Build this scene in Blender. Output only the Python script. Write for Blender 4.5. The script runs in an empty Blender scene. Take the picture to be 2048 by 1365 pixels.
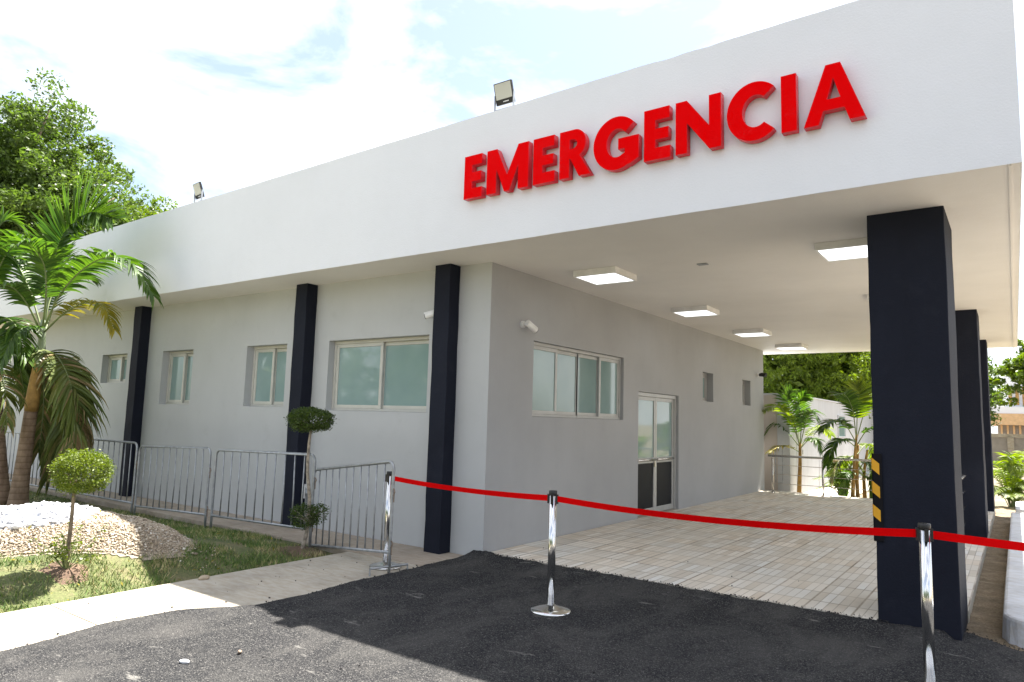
import bpy, math, random
import numpy as np
from mathutils import Vector, Matrix
rnd = random.Random(7)
S = bpy.context.scene
COL = S.collection
# ------------------------------------------------------------------ camera
CP = Vector((4.85901342, -6.25645227, 1.49615927))
CR = Vector((0.8107573, 0.5846846, 0.0285734))
CU = Vector((0.0422138, -0.1070811, 0.9933537))
CF = Vector((-0.5838583, 0.8041626, 0.1114985))
FPX = 1384.8435
cam = bpy.data.objects.new("camera", bpy.data.cameras.new("camera"))
COL.objects.link(cam)
cam.data.sensor_width = 36.0
cam.data.sensor_fit = 'HORIZONTAL'
cam.data.lens = 24.34295
cam.data.clip_start = 0.05
cam.data.clip_end = 3000
cam.matrix_world = Matrix(((CR.x, CU.x, -CF.x, CP.x), (CR.y, CU.y, -CF.y, CP.y), (CR.z, CU.z, -CF.z, CP.z), (0, 0, 0, 1)))
S.camera = cam
# ------------------------------------------------------------------ sky and sun
SUN_DIR = Vector((0.028, 0.443, 1.0)).normalized()
EL = math.asin(SUN_DIR.z)
AZ = math.atan2(SUN_DIR.x, SUN_DIR.y)
W = bpy.data.worlds.new("World")
S.world = W
W.use_nodes = True
wt = W.node_tree
wt.nodes.clear()
wo = wt.nodes.new("ShaderNodeOutputWorld")
bg = wt.nodes.new("ShaderNodeBackground")
sky = wt.nodes.new("ShaderNodeTexSky")
sky.sky_type = 'NISHITA'
sky.sun_disc = False
sky.sun_elevation = EL
sky.sun_rotation = AZ
sky.air_density = 1.0
sky.dust_density = 1.5
bg.inputs['Strength'].default_value = 0.056
tc = wt.nodes.new("ShaderNodeTexCoord")
mp = wt.nodes.new("ShaderNodeMapping")
mp.inputs['Scale'].default_value = (1.0, 1.0, 2.6)
mp.inputs['Location'].default_value = (0.35, 0.2, 0.1)
n1 = wt.nodes.new("ShaderNodeTexNoise")
n1.inputs['Scale'].default_value = 2.6
n1.inputs['Detail'].default_value = 9
n1.inputs['Roughness'].default_value = 0.56
n1.inputs['Distortion'].default_value = 0.35
cr = wt.nodes.new("ShaderNodeValToRGB")
cr.color_ramp.elements[0].position = 0.40
cr.color_ramp.elements[0].color = (0.13, 0.13, 0.13, 1)
cr.color_ramp.elements[1].position = 0.60
mixc = wt.nodes.new("ShaderNodeMix")
mixc.data_type = 'RGBA'
mixc.inputs['B'].default_value = (7.6, 7.7, 7.9, 1)
wt.links.new(tc.outputs['Generated'], mp.inputs['Vector'])
wt.links.new(mp.outputs['Vector'], n1.inputs['Vector'])
wt.links.new(n1.outputs['Fac'], cr.inputs['Fac'])
wt.links.new(cr.outputs['Color'], mixc.inputs['Factor'])
wt.links.new(sky.outputs['Color'], mixc.inputs['A'])
wt.links.new(mixc.outputs['Result'], bg.inputs['Color'])
wt.links.new(bg.outputs['Background'], wo.inputs['Surface'])
sl = bpy.data.lights.new("sun", 'SUN')
sl.energy = 5.0
sl.angle = math.radians(0.53)
sl.color = (1.0, 0.95, 0.87)
so = bpy.data.objects.new("sun", sl)
COL.objects.link(so)
so.location = (0, 20, 40)
so.rotation_euler = SUN_DIR.to_track_quat('Z', 'Y').to_euler()
S.view_settings.view_transform = 'Standard'
S.view_settings.look = 'None'
S.view_settings.exposure = 2.17
S.view_settings.gamma = 1.0
S.render.engine = 'CYCLES'
S.cycles.max_bounces = 8
S.cycles.diffuse_bounces = 5
S.cycles.use_denoising = True


# ------------------------------------------------------------------ materials
def newmat(name):
    m = bpy.data.materials.new(name)
    m.use_nodes = True
    t = m.node_tree
    return m, t, t.nodes['Principled BSDF']


def N(t, kind, **kw):
    n = t.nodes.new(kind)
    for k, v in kw.items():
        if k in n.inputs:
            n.inputs[k].default_value = v
        else:
            setattr(n, k, v)
    return n


def ramp(t, pts):
    r = t.nodes.new("ShaderNodeValToRGB")
    e = r.color_ramp.elements
    while len(e) < len(pts):
        e.new(0.5)
    for i, (p, c) in enumerate(pts):
        e[i].position = p
        e[i].color = (*c, 1) if len(c) == 3 else c
    return r


def coords(t, scale=(1, 1, 1)):
    g = t.nodes.new("ShaderNodeNewGeometry")
    m = t.nodes.new("ShaderNodeMapping")
    m.inputs['Scale'].default_value = scale
    t.links.new(g.outputs['Position'], m.inputs['Vector'])
    return m.outputs['Vector']


def mixcol(t, fac, a, b, blend='MIX'):
    m = t.nodes.new("ShaderNodeMix")
    m.data_type = 'RGBA'
    m.blend_type = blend
    for key, val in (('Factor', fac), ('A', a), ('B', b)):
        if isinstance(val, bpy.types.NodeSocket):
            t.links.new(val, m.inputs[key])
        elif key == 'Factor':
            m.inputs[key].default_value = val
        else:
            m.inputs[key].default_value = (*val, 1)
    return m.outputs['Result']


def bump(t, b, height, strength=0.3, dist=0.01):
    bn = t.nodes.new("ShaderNodeBump")
    bn.inputs['Strength'].default_value = strength
    bn.inputs['Distance'].default_value = dist
    t.links.new(height, bn.inputs['Height'])
    t.links.new(bn.outputs['Normal'], b.inputs['Normal'])


def plain(name, col, rough=0.5, metal=0.0, var=0.12, vscale=6.0, bumps=0.0, spec=0.5):
    m, t, b = newmat(name)
    v = coords(t)
    n = N(t, "ShaderNodeTexNoise", Scale=vscale, Detail=6.0, Roughness=0.6)
    t.links.new(v, n.inputs['Vector'])
    r = ramp(t, [(0.3, tuple(c * (1 - var) for c in col)), (0.7, tuple(min(1, c * (1 + var)) for c in col))])
    t.links.new(n.outputs['Fac'], r.inputs['Fac'])
    t.links.new(r.outputs['Color'], b.inputs['Base Color'])
    b.inputs['Roughness'].default_value = rough
    b.inputs['Metallic'].default_value = metal
    b.inputs['Specular IOR Level'].default_value = spec
    if bumps:
        bump(t, b, n.outputs['Fac'], bumps, 0.004)
    return m


def paint(name, col, var=0.05, streak=0.04, dirt=None, rough=0.65, bmp=0.15, spec=0.3):
    """Rolled wall paint: cloudy patches, vertical run marks, trowel unevenness."""
    m, t, b = newmat(name)
    v = coords(t)
    big = N(t, "ShaderNodeTexNoise", Scale=0.9, Detail=5.0, Roughness=0.55)
    t.links.new(v, big.inputs['Vector'])
    vs = coords(t, (2.2, 2.2, 0.4))
    st = N(t, "ShaderNodeTexNoise", Scale=1.7, Detail=7.0, Roughness=0.7, Distortion=0.4)
    t.links.new(vs, st.inputs['Vector'])
    r1 = ramp(t, [(0.3, tuple(c * (1 - var) for c in col)), (0.7, tuple(min(1, c * (1 + var)) for c in col))])
    t.links.new(big.outputs['Fac'], r1.inputs['Fac'])
    r2 = ramp(t, [(0.35, (1 - streak,) * 3), (0.65, (1, 1, 1))])
    t.links.new(st.outputs['Fac'], r2.inputs['Fac'])
    c = mixcol(t, 1.0, r1.outputs['Color'], r2.outputs['Color'], 'MULTIPLY')
    if dirt:
        z = t.nodes.new("ShaderNodeSeparateXYZ")
        t.links.new(v, z.inputs[0])
        dn = N(t, "ShaderNodeTexNoise", Scale=3.0, Detail=7.0, Roughness=0.7)
        t.links.new(v, dn.inputs['Vector'])
        dr = ramp(t, [(0.56, (0, 0, 0)), (0.74, (1, 1, 1))])
        t.links.new(dn.outputs['Fac'], dr.inputs['Fac'])
        sc = N(t, "ShaderNodeMath", operation='MULTIPLY')
        t.links.new(dr.outputs['Color'], sc.inputs[0])
        sc.inputs[1].default_value = 0.35
        c = mixcol(t, sc.outputs[0], c, dirt)
    t.links.new(c, b.inputs['Base Color'])
    b.inputs['Roughness'].default_value = rough
    b.inputs['Specular IOR Level'].default_value = spec
    fine = N(t, "ShaderNodeTexNoise", Scale=60.0, Detail=4.0, Roughness=0.6)
    t.links.new(v, fine.inputs['Vector'])
    mid = N(t, "ShaderNodeTexNoise", Scale=4.0, Detail=3.0, Roughness=0.5)
    t.links.new(v, mid.inputs['Vector'])
    ad = N(t, "ShaderNodeMath", operation='MULTIPLY_ADD')
    t.links.new(mid.outputs['Fac'], ad.inputs[0])
    ad.inputs[1].default_value = 2.5
    t.links.new(fine.outputs['Fac'], ad.inputs[2])
    bump(t, b, ad.outputs[0], bmp, 0.006)
    return m


def leafmat(name, dark, light, trans=0.35, dry=None, rough=0.45):
    m, t, b = newmat(name)
    g = t.nodes.new("ShaderNodeNewGeometry")
    pts = [(0.0, dark), (0.75, light)]
    if dry:
        pts = [(0.0, dark), (0.62, light), (0.8, dry), (1.0, tuple(c * 0.6 for c in dry))]
    r = ramp(t, pts)
    ns = N(t, "ShaderNodeTexNoise", Scale=1.3, Detail=3.0)
    t.links.new(g.outputs['Position'], ns.inputs['Vector'])
    a = N(t, "ShaderNodeMath", operation='MULTIPLY_ADD')
    t.links.new(ns.outputs['Fac'], a.inputs[0])
    a.inputs[1].default_value = 0.7
    a2 = N(t, "ShaderNodeMath", operation='MULTIPLY_ADD')
    t.links.new(g.outputs['Random Per Island'], a2.inputs[0])
    a2.inputs[1].default_value = 0.75
    a2.inputs[2].default_value = -0.2
    t.links.new(a2.outputs[0], a.inputs[2])
    t.links.new(a.outputs[0], r.inputs['Fac'])
    t.links.new(r.outputs['Color'], b.inputs['Base Color'])
    b.inputs['Roughness'].default_value = rough
    b.inputs['Specular IOR Level'].default_value = 0.35
    tr = t.nodes.new("ShaderNodeBsdfTranslucent")
    hs = N(t, "ShaderNodeHueSaturation", Saturation=1.15, Value=1.5)
    t.links.new(r.outputs['Color'], hs.inputs['Color'])
    t.links.new(hs.outputs['Color'], tr.inputs['Color'])
    mx = t.nodes.new("ShaderNodeMixShader")
    mx.inputs[0].default_value = trans
    t.links.new(b.outputs[0], mx.inputs[1])
    t.links.new(tr.outputs[0], mx.inputs[2])
    t.links.new(mx.outputs[0], t.nodes['Material Output'].inputs['Surface'])
    return m


def asphalt_mat():
    m, t, b = newmat("asphalt")
    v = coords(t)
    grain = N(t, "ShaderNodeTexVoronoi", Scale=150.0)
    t.links.new(v, grain.inputs['Vector'])
    gr = ramp(t, [(0.0, (0.019, 0.0195, 0.021)), (0.5, (0.036, 0.0365, 0.039)), (0.88, (0.070, 0.069, 0.067)), (1.0, (0.15, 0.145, 0.138))])
    sep = t.nodes.new("ShaderNodeSeparateColor")
    t.links.new(grain.outputs['Color'], sep.inputs[0])
    t.links.new(sep.outputs[0], gr.inputs['Fac'])
    dust = N(t, "ShaderNodeTexNoise", Scale=1.7, Detail=8.0, Roughness=0.68, Distortion=0.5)
    t.links.new(coords(t, (1.0, 0.55, 1.0)), dust.inputs['Vector'])
    dr = ramp(t, [(0.46, (0, 0, 0)), (0.70, (0.6, 0.6, 0.6))])
    t.links.new(dust.outputs['Fac'], dr.inputs['Fac'])
    c = mixcol(t, dr.outputs['Color'], gr.outputs['Color'], (0.112, 0.108, 0.102))
    spot = N(t, "ShaderNodeTexNoise", Scale=5.5, Detail=5.0, Roughness=0.7)
    t.links.new(coords(t, (0.45, 1.3, 1.0)), spot.inputs['Vector'])
    sr = ramp(t, [(0.635, (0, 0, 0)), (0.71, (0.5, 0.5, 0.5))])
    t.links.new(spot.outputs['Fac'], sr.inputs['Fac'])
    c = mixcol(t, sr.outputs['Color'], c, (0.30, 0.29, 0.27))
    t.links.new(c, b.inputs['Base Color'])
    b.inputs['Roughness'].default_value = 0.9
    b.inputs['Specular IOR Level'].default_value = 0.05
    f2 = N(t, "ShaderNodeTexNoise", Scale=40.0, Detail=6.0, Roughness=0.75)
    t.links.new(v, f2.inputs['Vector'])
    ad = N(t, "ShaderNodeMath", operation='ADD')
    t.links.new(grain.outputs['Distance'], ad.inputs[0])
    t.links.new(f2.outputs['Fac'], ad.inputs[1])
    bump(t, b, ad.outputs[0], 0.75, 0.012)
    return m


def concrete_mat(name, col, crack=True):
    m, t, b = newmat(name)
    v = coords(t)
    n = N(t, "ShaderNodeTexNoise", Scale=1.6, Detail=8.0, Roughness=0.65)
    t.links.new(v, n.inputs['Vector'])
    r = ramp(t, [(0.3, tuple(c * 0.74 for c in col)), (0.5, col), (0.72, tuple(min(1, c * 1.14) for c in col))])
    t.links.new(n.outputs['Fac'], r.inputs['Fac'])
    s = N(t, "ShaderNodeTexNoise", Scale=14.0, Detail=6.0, Roughness=0.7)
    t.links.new(coords(t, (0.5, 1.6, 1.0)), s.inputs['Vector'])
    sr = ramp(t, [(0.38, (0.84, 0.80, 0.74)), (0.6, (1, 1, 1))])
    t.links.new(s.outputs['Fac'], sr.inputs['Fac'])
    c = mixcol(t, 1.0, r.outputs['Color'], sr.outputs['Color'], 'MULTIPLY')
    t.links.new(c, b.inputs['Base Color'])
    b.inputs['Roughness'].default_value = 0.85
    f = N(t, "ShaderNodeTexNoise", Scale=70.0, Detail=5.0)
    t.links.new(v, f.inputs['Vector'])
    bump(t, b, f.outputs['Fac'], 0.25, 0.004)
    return m


def tile_mat():
    """Stack-bond strip pavers, 0.36 m along the wall by 0.075 m across, with wider joints every fifth strip."""
    m, t, b = newmat("paver_tiles")
    g = t.nodes.new("ShaderNodeNewGeometry")
    rot = N(t, "ShaderNodeMapping")
    rot.inputs['Rotation'].default_value = (0, 0, math.radians(90))
    t.links.new(g.outputs['Position'], rot.inputs['Vector'])
    def brick(w, h, mort):
        k = t.nodes.new("ShaderNodeTexBrick")
        k.offset = 0.0
        k.squash = 1.0
        k.inputs['Scale'].default_value = 1.0
        k.inputs['Brick Width'].default_value = w
        k.inputs['Row Height'].default_value = h
        k.inputs['Mortar Size'].default_value = mort
        k.inputs['Mortar Smooth'].default_value = 0.3
        k.inputs['Bias'].default_value = 0.0
        t.links.new(rot.outputs['Vector'], k.inputs['Vector'])
        return k
    b1 = brick(0.375, 0.0745, 0.0045)
    b1.inputs['Color1'].default_value = (0.60, 0.535, 0.455, 1)
    b1.inputs['Color2'].default_value = (0.82, 0.80, 0.765, 1)
    b1.inputs['Mortar'].default_value = (0.34, 0.30, 0.25, 1)
    b2 = brick(0.375, 0.3725, 0.011)
    b2.inputs['Color1'].default_value = (1.0, 0.95, 0.88, 1)
    b2.inputs['Color2'].default_value = (0.86, 0.885, 0.90, 1)
    b2.inputs['Mortar'].default_value = (0.46, 0.41, 0.35, 1)
    c = mixcol(t, 1.0, b1.outputs['Color'], b2.outputs['Color'], 'MULTIPLY')
    dust = N(t, "ShaderNodeTexNoise", Scale=1.1, Detail=7.0, Roughness=0.62)
    t.links.new(g.outputs['Position'], dust.inputs['Vector'])
    dr = ramp(t, [(0.40, (0.0, 0.0, 0.0)), (0.66, (0.72, 0.72, 0.72))])
    t.links.new(dust.outputs['Fac'], dr.inputs['Fac'])
    c = mixcol(t, dr.outputs['Color'], c, (0.70, 0.645, 0.56))
    t.links.new(c, b.inputs['Base Color'])
    b.inputs['Roughness'].default_value = 0.7
    bump(t, b, b1.outputs['Fac'], -0.25, 0.004)
    return m


def ground_mat(name, a, c2, d, scale=3.0, bstr=0.5):
    m, t, b = newmat(name)
    v = coords(t)
    n = N(t, "ShaderNodeTexNoise", Scale=scale, Detail=9.0, Roughness=0.7)
    t.links.new(v, n.inputs['Vector'])
    r = ramp(t, [(0.32, a), (0.5, c2), (0.7, d)])
    t.links.new(n.outputs['Fac'], r.inputs['Fac'])
    f = N(t, "ShaderNodeTexNoise", Scale=60.0, Detail=6.0, Roughness=0.75)
    t.links.new(v, f.inputs['Vector'])
    fr = ramp(t, [(0.35, (0.6, 0.6, 0.6)), (0.65, (1.25, 1.25, 1.25))])
    t.links.new(f.outputs['Fac'], fr.inputs['Fac'])
    c = mixcol(t, 1.0, r.outputs['Color'], fr.outputs['Color'], 'MULTIPLY')
    t.links.new(c, b.inputs['Base Color'])
    b.inputs['Roughness'].default_value = 0.95
    bump(t, b, f.outputs['Fac'], bstr, 0.02)
    return m


def island_mat(name, pts, rough=0.8, patch=0.0):
    m, t, b = newmat(name)
    g = t.nodes.new("ShaderNodeNewGeometry")
    r = ramp(t, pts)
    if patch:
        n = N(t, "ShaderNodeTexNoise", Scale=2.6, Detail=5.0, Roughness=0.6)
        t.links.new(g.outputs['Position'], n.inputs['Vector'])
        a = N(t, "ShaderNodeMath", operation='MULTIPLY_ADD')
        t.links.new(n.outputs['Fac'], a.inputs[0])
        a.inputs[1].default_value = patch
        a.inputs[2].default_value = -0.5 * patch
        c = N(t, "ShaderNodeMath", operation='ADD')
        t.links.new(g.outputs['Random Per Island'], c.inputs[0])
        t.links.new(a.outputs[0], c.inputs[1])
        t.links.new(c.outputs[0], r.inputs['Fac'])
    else:
        t.links.new(g.outputs['Random Per Island'], r.inputs['Fac'])
    t.links.new(r.outputs['Color'], b.inputs['Base Color'])
    b.inputs['Roughness'].default_value = rough
    return m


def palm_trunk_mat(name, base, tint):
    m, t, b = newmat(name)
    v = coords(t, (1, 1, 1))
    w = N(t, "ShaderNodeTexWave", Scale=3.2, Distortion=2.5, Detail=4.0)
    w.bands_direction = 'Z'
    t.links.new(v, w.inputs['Vector'])
    n = N(t, "ShaderNodeTexNoise", Scale=9.0, Detail=6.0, Roughness=0.7)
    t.links.new(coords(t, (1, 1, 0.4)), n.inputs['Vector'])
    r = ramp(t, [(0.3, base), (0.7, tint)])
    t.links.new(n.outputs['Fac'], r.inputs['Fac'])
    wr = ramp(t, [(0.0, (0.72, 0.68, 0.62)), (0.18, (1, 1, 1))])
    t.links.new(w.outputs['Fac'], wr.inputs['Fac'])
    c = mixcol(t, 1.0, r.outputs['Color'], wr.outputs['Color'], 'MULTIPLY')
    t.links.new(c, b.inputs['Base Color'])
    b.inputs['Roughness'].default_value = 0.8
    bump(t, b, w.outputs['Fac'], 0.4, 0.01)
    return m


M = {}
M['white'] = paint("white_paint", (0.70, 0.715, 0.755), 0.022, 0.014, bmp=0.4)
M['soffit'] = paint("white_paint_warm_bounce", (0.74, 0.715, 0.68), 0.045, 0.0, bmp=0.35)  # same white paint, warm bounce off the floor put into the colour
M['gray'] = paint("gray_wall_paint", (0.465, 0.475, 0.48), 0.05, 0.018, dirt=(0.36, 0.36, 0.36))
M['gray_shaded'] = paint("gray_wall_paint_shaded", (0.365, 0.37, 0.38), 0.06, 0.018, dirt=(0.31, 0.315, 0.32))  # same gray paint on the side wall, its shade darkened into the colour
M['navy'] = paint("navy_paint", (0.0125, 0.0150, 0.0255), 0.16, 0.12, dirt=(0.026, 0.029, 0.040), rough=0.72, bmp=0.4, spec=0.14)
M['black'] = plain("black_plastic", (0.012, 0.012, 0.013), 0.4)
M['alu'] = plain("cream_aluminium", (0.52, 0.51, 0.46), 0.4, 0.0, 0.06)
M['alu_side'] = plain("grey_aluminium", (0.45, 0.45, 0.44), 0.35, 0.25, 0.06)
M['red'] = None
M['asphalt'] = asphalt_mat()
M['walk'] = concrete_mat("sidewalk_concrete", (0.41, 0.375, 0.315))
M['wallwalk'] = concrete_mat("old_concrete", (0.36, 0.31, 0.255))
M['curb'] = concrete_mat("white_kerb_paint", (0.66, 0.68, 0.72))
M['tile'] = tile_mat()
M['slab_edge'] = concrete_mat("slab_edge", (0.40, 0.38, 0.33))
M['lawn'] = ground_mat("lawn_soil", (0.055, 0.075, 0.022), (0.10, 0.115, 0.04), (0.17, 0.14, 0.075), 2.2)
M['soil'] = ground_mat("brown_soil", (0.08, 0.05, 0.033), (0.14, 0.09, 0.06), (0.22, 0.15, 0.10), 5.0, 0.8)
M['sand'] = ground_mat("coarse_sand", (0.15, 0.115, 0.072), (0.235, 0.18, 0.115), (0.34, 0.27, 0.18), 4.0, 0.9)
M['ground'] = ground_mat("dry_ground", (0.12, 0.10, 0.06), (0.2, 0.165, 0.11), (0.3, 0.25, 0.17), 0.6)
M['mound'] = ground_mat("mound_base", (0.22, 0.18, 0.13), (0.3, 0.25, 0.19), (0.4, 0.34, 0.26), 6.0)
M['grass'] = island_mat("grass_blades", [(0.0, (0.055, 0.115, 0.016)), (0.5, (0.115, 0.185, 0.032)), (0.75, (0.24, 0.25, 0.08)), (1.0, (0.42, 0.35, 0.18))], 0.7, 2.6)
M['gravel'] = island_mat("tan_gravel", [(0.0, (0.16, 0.12, 0.085)), (0.12, (0.34, 0.275, 0.20)), (0.7, (0.47, 0.395, 0.30)), (0.92, (0.56, 0.49, 0.39)), (1.0, (0.72, 0.69, 0.64))], 0.9)
M['marble'] = island_mat("white_marble_chips", [(0.0, (0.30, 0.31, 0.34)), (0.4, (0.50, 0.51, 0.54)), (1.0, (0.66, 0.66, 0.68))], 0.8)
M['galv'] = plain("galvanised_steel", (0.33, 0.345, 0.36), 0.5, 0.7, 0.25, 14.0)
M['rust'] = plain("rusty_hook", (0.22, 0.17, 0.13), 0.7, 0.3, 0.3, 30.0)
M['chrome'] = plain("polished_chrome", (0.68, 0.68, 0.68), 0.15, 1.0, 0.05)
M['steel'] = plain("satin_steel", (0.62, 0.60, 0.57), 0.25, 1.0, 0.08)
M['belt'] = plain("red_belt_webbing", (0.66, 0.001, 0.002), 0.8, 0.0, 0.06, 30.0, spec=0.05)
M['yellow'] = plain("hazard_yellow", (0.72, 0.36, 0.012), 0.5, 0.0, 0.08)
M['rubber'] = plain("black_rubber", (0.009, 0.009, 0.011), 0.7, spec=0.12)
M['plastic_white'] = plain("white_plastic", (0.75, 0.75, 0.74), 0.35)
M['stone'] = plain("tan_stone", (0.36, 0.29, 0.21), 0.85, 0, 0.25, 20.0, 0.3)
M['bark'] = plain("grey_bark", (0.16, 0.125, 0.09), 0.9, 0, 0.35, 12.0, 0.5)
M['bark_pale'] = plain("pale_spotted_bark", (0.30, 0.26, 0.21), 0.9, 0, 0.5, 25.0, 0.5)
M['kick'] = plain("dark_door_panel", (0.012, 0.013, 0.016), 0.45, spec=0.12)
M['peach'] = plain("peach_render", (0.60, 0.40, 0.22), 0.8)
M['block'] = plain("grey_blockwork", (0.30, 0.275, 0.25), 0.9, 0, 0.15, 3.0)
M['annex'] = paint("annex_white", (0.50, 0.51, 0.535), 0.05, 0.10, dirt=(0.38, 0.39, 0.41))
M['annex_tan'] = paint("annex_tan", (0.46, 0.405, 0.365), 0.03, 0.02)
M['annex_door'] = plain("grey_steel_door", (0.42, 0.43, 0.46), 0.5)
M['tree_leaf'] = leafmat("tree_leaves", (0.032, 0.062, 0.012), (0.098, 0.150, 0.030), 0.38)
M['mango_leaf'] = leafmat("mango_leaves", (0.028, 0.060, 0.008), (0.185, 0.250, 0.030), 0.42)
M['almond_leaf'] = leafmat("almond_leaves", (0.040, 0.080, 0.012), (0.130, 0.185, 0.025), 0.38)
M['topiary_leaf'] = leafmat("topiary_leaves", (0.040, 0.075, 0.010), (0.150, 0.195, 0.022), 0.3)
M['topiary_dark'] = leafmat("dark_topiary_leaves", (0.022, 0.045, 0.008), (0.070, 0.110, 0.018), 0.25)
M['palm_leaf'] = leafmat("palm_leaves", (0.022, 0.058, 0.013), (0.090, 0.160, 0.026), 0.38)
M['palm_old'] = leafmat("old_palm_leaves", (0.040, 0.068, 0.016), (0.120, 0.150, 0.032), 0.28, dry=(0.28, 0.20, 0.10))
M['palm_yel'] = leafmat("yellowed_palm_leaves", (0.10, 0.12, 0.02), (0.28, 0.23, 0.03), 0.35)
M['areca_leaf'] = leafmat("areca_leaves", (0.060, 0.110, 0.015), (0.20, 0.26, 0.030), 0.42)
M['rachis'] = plain("palm_stalk", (0.17, 0.21, 0.085), 0.5, 0, 0.2)
M['shaft'] = plain("green_crownshaft", (0.24, 0.29, 0.19), 0.45, 0, 0.25, 5.0)
M['shaft_old'] = plain("golden_sheath", (0.34, 0.20, 0.055), 0.7, 0, 0.4, 7.0)
M['palm_trunk'] = palm_trunk_mat("palm_trunk", (0.15, 0.095, 0.06), (0.33, 0.235, 0.16))

mt, t_, b_ = newmat("window_glass")
gv = coords(t_)
gn = N(t_, "ShaderNodeTexNoise", Scale=1.4, Detail=3.0)
t_.links.new(gv, gn.inputs['Vector'])
gr_ = ramp(t_, [(0.35, (0.215, 0.310, 0.305)), (0.65, (0.265, 0.365, 0.355))])
t_.links.new(gn.outputs['Fac'], gr_.inputs['Fac'])
t_.links.new(gr_.outputs['Color'], b_.inputs['Base Color'])
b_.inputs['Roughness'].default_value = 0.04
b_.inputs['Specular IOR Level'].default_value = 0.75
M['glass'] = mt
mt, t_, b_ = newmat("red_acrylic")
b_.inputs['Base Color'].default_value = (0.72, 0.0006, 0.0012, 1)
b_.inputs['Roughness'].default_value = 0.09
b_.inputs['Specular IOR Level'].default_value = 0.02
fn = N(t_, "ShaderNodeTexNoise", Scale=3.2, Detail=3.0, Roughness=0.5)
t_.links.new(coords(t_), fn.inputs['Vector'])
fr_ = ramp(t_, [(0.52, (0, 0, 0)), (0.60, (1, 1, 1))])
t_.links.new(fn.outputs['Fac'], fr_.inputs['Fac'])
cm = N(t_, "ShaderNodeMath", operation='MULTIPLY')
t_.links.new(fr_.outputs['Color'], cm.inputs[0])
sp_ = N(t_, "ShaderNodeTexNoise", Scale=34.0, Detail=3.0, Roughness=0.6, Distortion=3.0)
t_.links.new(coords(t_), sp_.inputs['Vector'])
sr_ = ramp(t_, [(0.60, (0, 0, 0)), (0.66, (1, 1, 1))])
t_.links.new(sp_.outputs['Fac'], sr_.inputs['Fac'])
t_.links.new(sr_.outputs['Color'], cm.inputs[1])
t_.links.new(cm.outputs[0], b_.inputs['Coat Weight'])
b_.inputs['Coat Roughness'].default_value = 0.06
wn = N(t_, "ShaderNodeTexNoise", Scale=16.0, Detail=5.0, Distortion=2.0)
t_.links.new(coords(t_), wn.inputs['Vector'])
bump(t_, b_, wn.outputs['Fac'], 0.35, 0.012)
t_.links.new(b_.inputs['Normal'].links[0].from_socket, b_.inputs['Coat Normal'])
M['red'] = mt
M['red_return'] = plain("red_letter_returns", (0.70, 0.012, 0.03), 0.25, 0, 0.05, spec=0.45)  # sides pinker than the faces: their bright gloss is put into the colour
mt, t_, b_ = newmat("lit_diffuser")
b_.inputs['Base Color'].default_value = (0.85, 0.87, 0.9, 1)
b_.inputs['Emission Color'].default_value = (0.93, 0.97, 1.0, 1)
b_.inputs['Emission Strength'].default_value = 0.42
M['diffuser'] = mt
mt, t_, b_ = newmat("floodlight_lens")
b_.inputs['Base Color'].default_value = (0.50, 0.50, 0.44, 1)
b_.inputs['Roughness'].default_value = 0.15
M['lens'] = mt


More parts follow.
